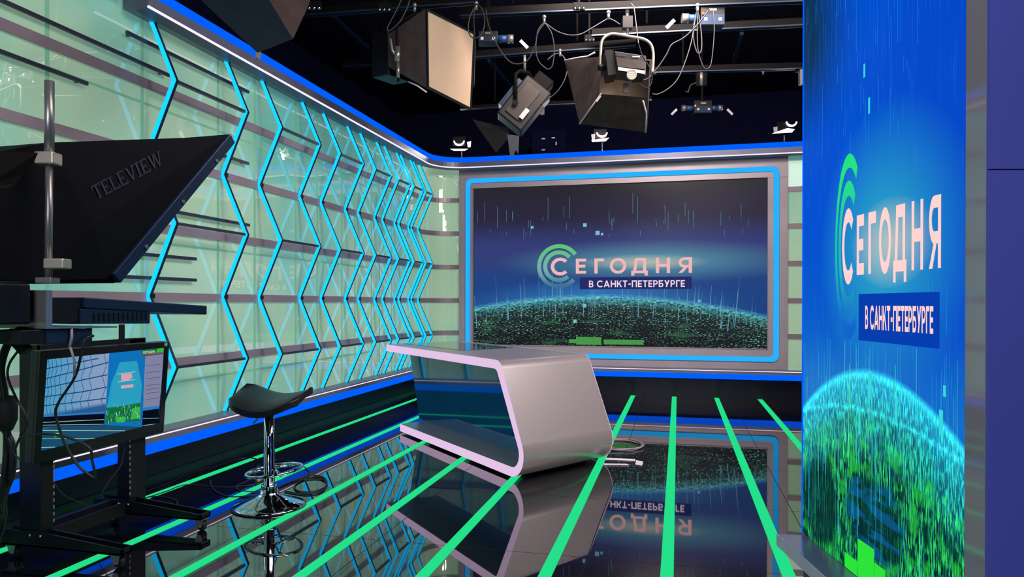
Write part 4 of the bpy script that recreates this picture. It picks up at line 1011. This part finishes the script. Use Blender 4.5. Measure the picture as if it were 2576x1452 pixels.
for k in range(-4, 5): 
    hh = .043*math.sqrt(max(.02, 1-(k/4.6)**2)); gm.obox(gc+UP*(k*.0093)-FWD*.02, RGT, UP, FWD, hh, .0028, .004)
gm.build('fan_grille', M['silver'], s2)
MB().lathe([(.0001, 0), (.045, 0)], gc-FWD*.002, 24, -FWD).build('fan', M['black'], s2)
mbx = MB()
for k in range(5): mbx.cyl(at_depth(1553+k*5, 137.5+k*.6, 6.70), at_depth(1553+k*5, 137.5+k*.6, 6.69), .007, 10)
mbx.build('buttons', M['steel'], s2)
MB().obox(at_depth(1600, 143, 6.70), RGT, UP, FWD, .035, .006, .004).build('display', M['white'], s2)
side = [at_depth(1523, 125, 6.75), at_depth(1543, 127, 6.75), at_depth(1553, 185, 6.72), at_depth(1530, 190, 6.72)]
MB().prism(side, FWD*.25).build('side_cover', M['black'], s2)
mbx = MB().tube(spline([at_depth(x, y, 6.85) for x, y in ((1510, 165), (1511, 130), (1514, 104), (1526, 90), (1545, 85), (1585, 92), (1618, 98), (1636, 110), (1643, 130), (1643, 160), (1641, 182))], 6), .014, 8)
mbx.build('yoke', M['silver'], s2)
MB().cyl(at_depth(1504, 171, 6.85), at_depth(1522, 169, 6.85), .028).build('pivot_knob', M['black'], s2); MB().cyl(at_depth(1640, 186, 6.85), at_depth(1650, 187, 6.85), .015).build('pivot_knob', M['black'], s2)
MB().cyl(at_depth(1579, 92, 6.9), at_depth(1579, 74, 7.05), .012).obox(at_depth(1578, 58, 7.15), RGT, UP, FWD, .05, .06, .04).cyl(at_depth(1578, 45, 7.2), at_depth(1578, 28, 7.3), .02).build('hanging_clamp', M['black'], s2)
MB().obox(at_depth(1574, 222, 6.85), RGT, UP, FWD, .024, .045, .012).build('connector_tag', M['plastic'], s2)
# slanted spotlight
s3 = thing('spotlight', 'dark slanted studio spotlight with barn doors between the two softboxes', 'spotlight', at_depth(1310, 260, 8.8))
ax = (at_depth(1352, 212, 8.8)-at_depth(1272, 312, 8.8)).normalized(); sd = ax.cross(FWD).normalized(); bx = sd.cross(ax).normalized()
bc = at_depth(1318, 268, 8.8)
MB().obox(bc, ax, sd, bx, .30, .19, .17).build('lamp_housing', pbr('lamp_brown', (24, 21, 23), .5, .3), s3, bevel=.02)
MB().obox(bc+sd*.02-bx*.18, ax, sd, bx, .22, .10, .012).build('side_plate', pbr('lamp_brown_light', (48, 42, 40), .5, .3), s3)
MB().obox(at_depth(1319, 286, 8.58), ax, sd, bx, .07, .028, .004).build('white_label', M['white'], s3)
MB().obox(bc+sd*.21-bx*.05, ax, sd, bx, .20, .035, .10).build('ballast', M['navy'], s3)
MB().obox(bc+ax*.37, ax, sd, bx, .08, .12, .12).build('rear_cap', M['rail'], s3, bevel=.02)
MB().tube([at_depth(1297, 258, 8.6), at_depth(1297, 186, 8.6), at_depth(1308, 178, 8.65), at_depth(1330, 184, 8.75), at_depth(1342, 205, 8.9), at_depth(1345, 225, 9.0)], .024, 8).build('yoke', M['rail'], s3)
MB().cyl(at_depth(1297, 258, 8.55), at_depth(1297, 258, 8.68), .035).build('pivot_knob', M['black'], s3)
MB().cyl(at_depth(1320, 182, 8.7), at_depth(1320, 138, 8.62), .018).build('hanging_clamp', M['steel'], s3)
fd = pbr('door_navy', (30, 42, 58), .6)
e0 = bc-ax*.30
MB().prism([at_depth(1276, 338, 8.7), at_depth(1306, 342, 8.7), at_depth(1304, 388, 8.7), at_depth(1297, 377, 8.7), at_depth(1291, 396, 8.7), at_depth(1283, 392, 8.7)], FWD*.006).build('barn_door', fd, s3)
MB().prism([at_depth(1188, 300, 8.9), at_depth(1278, 322, 8.75), at_depth(1282, 345, 8.75), at_depth(1248, 384, 8.9)], FWD*.006).build('barn_door', pbr('flag_dark', (20, 20, 24), .9), s3)
MB().obox(at_depth(1364, 279, 8.6), RGT, UP, FWD, .026, .05, .012).build('connector_tag', M['plastic'], s3)
# big black softbox at the top left
nb = [at_depth(497, -8, 4.9), at_depth(648, 133, 4.5), at_depth(737, 98, 4.75), at_depth(800, -60, 5.1), at_depth(520, -120, 5.3)]
s4 = thing('softbox', 'big black softbox cropped by the top picture edge above the cornice', 'softbox', at_depth(640, 20, 4.9))
apex = [at_depth(640, -60, 4.6), at_depth(690, -70, 4.7)]
qA, qB, qC, qE, qD, qF = at_depth(462, -40, 4.50), at_depth(648, 133, 4.40), at_depth(737, 98, 4.62), at_depth(640, -60, 4.66), at_depth(776, 14, 4.85), at_depth(796, -60, 5.0)
MB().poly([qA, qB, qC, qE]).build('dark_side', pbr('shaded_cloth', (16, 28, 38), .9, bump=.1, spec=.1), s4)  # shade on this side of the black cloth is put into its colour
MB().poly([qE, qC, qD, qF]).build('lit_side', pbr('lit_cloth', (60, 50, 50), .9, vary=.2, bump=.25, spec=.1), s4)  # lamplight on this side is put into the cloth's browner, lighter colour
bk = [at_depth(x, y, D_) for x, y, D_ in ((475, -40, 5.2), (646, 124, 5.1), (733, 93, 5.1), (771, 12, 5.15), (790, -60, 5.3))]
MB().poly(bk).poly([qA, qB, bk[1], bk[0]]).poly([qB, qC, bk[2], bk[1]]).poly([qC, qD, bk[3], bk[2]]).poly([qD, qF, bk[4], bk[3]]).build('far_side', M['cloth'], s4)
tc_ = at_depth(655, -60, 4.95); MB().cyl(tc_, V((tc_.x, tc_.y, 5.6)), .03).build('hanging_pole', M['rail'], s4)
# power boxes with blue plugs under the rails
def power_box(lab, c, D, w, h, left=True, right=False, pilot=None):
    p = at_depth(*c, D); t = thing('power_box', lab, 'power box', p)
    k = D/FPX
    MB().obox(p, RGT, UP, FWD, w*k, h*k, .08).build('casing', M['black'], t, bevel=.006)
    MB().obox(p-UP*h*k*.42-FWD*.081, RGT, UP, FWD, w*k*.94, h*k*.5, .003).build('blue_face', M['navy'], t)
    MB().obox(p+UP*h*k*.55-FWD*.082, RGT, UP, FWD, w*k*.3, .012, .003).build('socket_strip', M['steel'], t)
    for sx in ((-.6, .6)): MB().obox(p+RGT*w*k*sx-UP*h*k*.4-FWD*.085, RGT, UP, FWD, .016, .016, .002).build('white_mark', M['white'], t)
    for sg, on in ((-1, left), (1, right)):
        if not on: continue
        a = p+RGT*(w*k*sg); MB().cyl(a, a+RGT*(.11*sg), .04).build('blue_plug', M['bluebox'], t); MB().cyl(a+RGT*(.11*sg), a+RGT*(.18*sg), .048).build('plug_collar', M['steel'], t)
        MB().obox(a+RGT*(.30*sg)-UP*.06, (RGT*sg*.7-UP*.7).normalized(), (RGT*sg*.7+UP*.7).normalized(), FWD, .06, .018, .004).build('cable_tag', M['white'], t)
    if pilot: MB().ball(at_depth(*pilot, D-.1), .014).build('pilot_lamp', M['led_red'], t)
    MB().bar(p+UP*h*k*.9, V((p.x, p.y, 5.6)), .03, .03).build('hanger', M['rail'], t)
    return t
power_box('blue fronted power box with a plug, right under the top right rail', (1788, 46), 7.4, 30, 25, True, False, (1769, 33))
power_box('blue fronted power box half hidden behind the cream softbox', (1228, 98), 8.0, 24, 14, False, True)
power_box('dark power box with two plugs and an orange pilot light, far right', (1766, 272), 11.0, 22, 16, True, True, (1749, 266))
t = thing('rail_clamp', 'double jawed clamp hanging under the right lighting rail', 'clamp', at_depth(1764, 195, 9.42))
for x in (1755, 1773): MB().obox(at_depth(x, 197, 9.42), RGT, UP, FWD, .02, .1, .03).build('jaw', M['rail'], t)
MB().cyl(at_depth(1764, 172, 9.42), at_depth(1764, 214, 9.42), .03).build('bolt', M['steel'], t)
MB().obox(at_depth(1764, 182, 9.44), RGT, UP, FWD, .1, .02, .03).build('plate', M['rail'], t)
t = thing('rail_clamp', 'single clamp under the lighting rail beside the tall screen top', 'clamp', at_depth(2015, 190, 9.3))
MB().obox(at_depth(2014, 195, 9.3), RGT, UP, FWD, .02, .1, .03).build('jaw', M['steel'], t); MB().obox(at_depth(2012, 178, 9.32), RGT, UP, FWD, .05, .02, .03).build('plate', M['rail'], t)
# round hooks on the rails
hk = [((1043, 12), 7.3, 'hook on the top rail nearest the cream softbox'), ((1198, 7), 7.3, 'hook above the right edge of the cream softbox'), ((1369, 43), 7.35, 'hook above the hanging cable loop in the middle'), ((1531, 31), 7.35, 'hook on the rail left of the bright yoke'), ((1755, 13), 7.4, 'hook on the rail above the thin cable loops at the right'), ((1409, 127), 8.6, 'hook on the rail left of the black backed softbox'), ((1920, 174), 9.75, 'hook on the far right lighting rail')]
for (x, y), D_, lab in hk:
    c = at_depth(x, y, D_-.12); o = MB().ball(c, .022).cyl(c, c-UP*.07, .014, 10).cyl(c, c+FWD*.09, .008, 8).build('cable_hook', M['steel']); tag(o, 'round steel '+lab, 'hook', 'steel cable hooks on the rails')
# small rigging fittings: shackle plates with two bolts
for (x, y), D_, lab in (((968, 18), 6.7, 'row of bolts on the rail left of the cream softbox'), ((1457, 16), 7.3, 'bolted bracket at the top centre beside the rail'), ((946, 142), 9.0, 'bolted bracket floating dark left of the cream softbox'), ((1483, 96), 8.3, 'square bracket behind the left side of the bright yoke'), ((792, 14), 6.5, 'bolted bracket right of the big top left softbox')):
    c = at_depth(x, y, D_); t = thing('rail_bracket', lab[0].upper()*0+'dark '+lab, 'bracket', c)
    MB().obox(c, RGT, UP, FWD, .06, .035, .02).build('plate', M['rail'], t)
    for sx in (-.045, .0, .045): MB().ball(c+RGT*sx-UP*.03-FWD*.02, .013).build('bolt', M['chrome'], t)
    MB().bar(c+UP*.03, V((c.x, c.y, 5.6)), .02, .02).build('hanger', M['rail'], t)
# hanging cables
def hcable(lab, pts, D_, r=.0062, mat='cableg'):
    P = [at_depth(x, y, D_+(0 if len(q_) == 0 else q_[0])) for x, y, *q_ in pts]
    return cable('hanging_cable', lab, P, r, M[mat], None, 6, 6)
hcable('long pale cable sagging from the cream softbox to the middle hook', [(1222, 22), (1228, 60), (1248, 108), (1272, 145), (1290, 159), (1310, 160), (1330, 148), (1345, 115), (1352, 80), (1362, 63), (1369, 59)], 7.2)
hcable('oval cable loop hanging from the middle hook', [(1370, 58), (1352, 85), (1348, 125), (1354, 152), (1368, 168), (1380, 174), (1390, 163), (1394, 125), (1388, 85), (1371, 58)], 7.18)
hcable('cable running from the middle hook to the bright yoke', [(1372, 58), (1400, 78), (1430, 88), (1460, 86), (1490, 70), (1520, 52), (1531, 47), (1545, 52), (1560, 62)], 7.25)
hcable('cable loop hanging in front of the right edge of the cream softbox', [(1199, 10), (1182, 42), (1178, 75), (1186, 93), (1200, 95), (1214, 80), (1219, 50), (1212, 22), (1200, 10)], 6.7)
hcable('cable falling straight along the right edge of the cream softbox', [(1193, 12), (1192, 60), (1195, 110), (1194, 160), (1192, 220)], 6.72, .006, 'cable')
hcable('pair of cables slanting down left of the cream softbox', [(1012, -6), (995, 30), (978, 62), (974, 74), (982, 76), (1005, 55), (1024, 20), (1032, -8)], 6.8)
hcable('pale cable sweeping from the right rail to the black backed softbox', [(1752, 30), (1746, 66), (1738, 110), (1722, 160), (1704, 200), (1680, 224), (1655, 237), (1641, 236)], 7.3)
hcable('narrow cable loop hanging under the right rail', [(1755, 26), (1746, 60), (1745, 100), (1752, 128), (1759, 134), (1765, 122), (1764, 80), (1756, 28)], 7.32, .007)
hcable('thin cable hanging from the blue power box down to the clamp', [(1756, 30), (1754, 90), (1757, 130), (1768, 165), (1778, 173), (1788, 163), (1794, 120), (1797, 70), (1794, 22)], 7.25, .005)
hcable('cable slanting from the blue power box to the bright yoke', [(1784, 24), (1755, 62), (1720, 95), (1690, 112), (1678, 135), (1662, 160), (1648, 178), (1630, 198), (1608, 204), (1590, 206)], 7.0, .008, 'cable')
hcable('dark cable curving from the rail down to the slanted spotlight', [(1378, 150), (1392, 138), (1408, 135), (1422, 150), (1427, 175), (1418, 205), (1400, 232), (1375, 252), (1360, 264)], 8.5, .009, 'cable')
hcable('safety cable from the rail hooked over the bright yoke', [(1588, 9), (1595, 22), (1600, 60), (1604, 95), (1606, 110)], 6.85, .006, 'steel')
hcable('cable looping from the yoke across the lamp body', [(1606, 108), (1616, 140), (1634, 170), (1640, 195), (1636, 215), (1625, 220), (1610, 212)], 6.6, .006, 'cable')
hcable('short cable with a pale end below the right clamp', [(1757, 206), (1738, 214), (1733, 226), (1731, 232), (1724, 229)], 9.42, .008)
# small lit lamps on stems standing on the back wall top
lampspec = [('leftmost of the three small lit lamps on the back wall top', (1155, 362), 0), ('middle one of the three small lit lamps, under the black softbox', (1510, 343), 1), ('rightmost of the three small lit lamps, beside the tall screen', (1970, 325), 2)]
for lab, (x, y), kind in lampspec:
    D_ = (on_y(x, y, 11.95)-CAM).dot(FWD); k = D_/FPX; c = at_depth(x, y, D_)
    t = thing('wall_top_lamp', lab, 'lamp', (c.x, c.y, 3.98), 'small lamps on the back wall top')
    px_ = lambda a, b, o=0: c+RGT*(a*k)+UP*(b*k)-FWD*o
    MB().obox(px_(0, 6, -.05), RGT, UP, FWD, 16*k, 12*k, .05).build('lamp_head', M['black'], t)
    bp = [(-22, -13), (22, -13), (14, -17), (-14, -17)] if kind == 0 else ([(-22, -10), (22, -4), (14, -12), (-20, -14)] if kind == 1 else [(-28, -8), (28, 4), (26, 8), (10, 10)])
    if kind == 2: bp = [(-27, -11), (22, -8), (28, -1), (10, 2)]
    MB().prism([px_(a, b, .02) for a, b in bp], FWD*.03).build('lit_flap', M['lamp'], t)  # barn door lit by the lamp; its brightness is put in as glow
    ox = {0: 0, 1: 4, 2: 20}[kind]; oy = {0: 3, 1: 5, 2: 14}[kind]
    n = 12; arcp = [(14*math.cos(math.pi+math.pi*i/n), 13*math.sin(math.pi+math.pi*i/n)) for i in range(n+1)]; arci = [(11*math.cos(math.pi+math.pi*i/n), 8*math.sin(math.pi+math.pi*i/n)) for i in range(n+1)]
    mb = MB()
    for i in range(n):
        mb.hexa([px_(ox+arcp[i][0], oy+4+arcp[i][1], .03), px_(ox+arcp[i+1][0], oy+4+arcp[i+1][1], .03), px_(ox+arci[i+1][0], oy+4+arci[i+1][1], .03), px_(ox+arci[i][0], oy+4+arci[i][1], .03),
                 px_(ox+arcp[i][0], oy+4+arcp[i][1], .01), px_(ox+arcp[i+1][0], oy+4+arcp[i+1][1], .01), px_(ox+arci[i+1][0], oy+4+arci[i+1][1], .01), px_(ox+arci[i][0], oy+4+arci[i][1], .01)])
    mb.build('reflector_rim', M['lamp'], t)
    sx = {0: 25, 1: -18, 2: -20}[kind]
    MB().prism([px_(sx-5, 4, .02), px_(sx+5, 6, .02), px_(sx+4, -8, .02), px_(sx-3, -9, .02)], FWD*.02).build('side_flap', M['flap'] if kind else M['lamp'], t)  # leftmost lamp's side flap also glows, standing in for lamplight on it
    zb = 3.96; MB().cyl(px_(6, -14, -.05), V((px_(6, -14, -.05).x, px_(6, -14, -.05).y, zb)), .012, 8).build('stem', M['steel'], t)
    mbp = MB().box((c.x-.15, 11.78, 3.92), (c.x+.15, 12.08, 3.965)); mbp.build('base_plate', M['black'], t)
    ld = bpy.data.lights.new('lamp_light', 'AREA'); ld.energy = 9; ld.size = .15; ld.color = (1, .92, .9)
    lo_ = bpy.data.objects.new('lamp_light', ld); COL.objects.link(lo_); lo_.location = c-FWD*.12-V((0, 0, .12)); lo_.rotation_euler = (V((c.x*.5, 8, 1))-c).to_track_quat('-Z', 'Y').to_euler()
# white stickers on a dark equipment case behind the set
eq = thing('equipment_case', 'dark equipment case with four small white stickers above the back wall', 'case', on_y(1380, 362, 13.2))
cq = on_y(1381, 362, 13.2); kq = 12.9/FPX
MB().obox(cq+FWD*.2, RGT, UP, FWD, .32, .26, .18).build('case_body', M['room'], eq)
for x, y, vr in ((1367, 349, 0), (1392, 347, 0), (1399, 361, 1), (1367, 377, 0)):
    MB().obox(on_y(x, y, 13.16), RGT, UP, FWD, .012 if vr else .032, .03 if vr else .012, .004).build('sticker', M['white'], eq)
MB().box((cq.x-.3, 13.2, 0), (cq.x+.3, 13.6, cq.z-.25)).build('support', M['room'], eq)

# ================================================================== THINGS ON THE FLOOR
coil = []
c0 = V((-.60, 7.45, .008))
for k in range(0, 5*24):
    t = 2*math.pi*k/24; r = .235+.012*math.sin(k*.37)+.004*(k//24); coil.append(c0+V((r*math.cos(t), r*1.12*math.sin(t), .004*(k//24)+.003*math.sin(k*.9))))
o = MB().tube(coil, .006, 6).build('cable_coil', M['cablew']); tag(o, 'coil of pale cable on the floor behind the desk', 'cable coil')
def slip(name, lab, pts, z=.004):
    o = MB().prism([on_z(x, y, 0)+V((0, 0, .0032)) for x, y in pts], (0, 0, z)).build(name, M['paper']); tag(o, lab, 'paper')
slip('paper_strip', 'long white paper strip on the floor right of the desk', [(1524, 1154), (1598, 1157), (1598, 1161), (1524, 1158)])
slip('paper_strip', 'shorter white paper strip with tapered end, nearer on the floor', [(1518, 1168), (1577, 1169), (1583, 1172), (1519, 1171)])
slip('paper_card', 'small white square card lying beside the floor paper strips', [(1600, 1160), (1618, 1163), (1615, 1173), (1598, 1170)])
zf = .007
fc_ = lambda x, y: on_z(x, y, 0)+V((0, 0, zf))
cable('floor_cable', 'black cable coil looping beside the stool base', [fc_(x, y) for x, y in ((700, 1228), (740, 1212), (790, 1199), (816, 1205), (822, 1222), (800, 1236), (760, 1240), (740, 1228), (760, 1210), (800, 1206), (820, 1216), (810, 1238), (770, 1246), (716, 1238))], .006, M['cable'])
cable('floor_cable', 'dark cable circling behind the stool column', [fc_(x, y) for x, y in ((640, 1190), (660, 1168), (700, 1160), (745, 1166), (775, 1185), (774, 1200), (752, 1210))], .005, M['cable'])
cable('floor_cable', 'grey cable snaking on the floor left of the stool', [fc_(x, y) for x, y in ((648, 1172), (645, 1190), (630, 1208), (605, 1220), (594, 1228), (604, 1236), (640, 1240), (665, 1240))], .005, M['cableg'])
cable('floor_cable', 'grey cable curving on the floor between stool and stand', [fc_(x, y) for x, y in ((531, 1212), (530, 1222), (545, 1240), (580, 1252), (625, 1250), (660, 1244))], .006, M['cableg'])
cable('floor_cable', 'cable lying along the black plinth behind the stool', [fc_(x, y) for x, y in ((364, 1240), (430, 1216), (470, 1196), (540, 1176), (590, 1160), (625, 1154), (648, 1158))], .006, M['cable'])
cable('floor_cable', 'thin cable crossing the leftmost green floor line', [fc_(x, y) for x, y in ((366, 1256), (420, 1238), (470, 1222), (560, 1228), (620, 1224), (660, 1215))], .004, M['cableg'])
cable('floor_cable', 'cable arc on the floor behind the right foot of the rolling stand', [fc_(x, y) for x, y in ((372, 1253), (400, 1252), (430, 1256), (446, 1266), (442, 1278))], .006, M['cableg'])
t = thing('cable_connector', 'pair of metal cable connectors on the floor behind the stool', 'connector', fc_(655, 1208))
for dy in (0, 5): MB().cyl(fc_(644, 1209+dy*1.2)+V((0, 0, .006)), fc_(662, 1203+dy*1.3)+V((0, 0, .006)), .013, 14).build('connector', M['steel'], t)
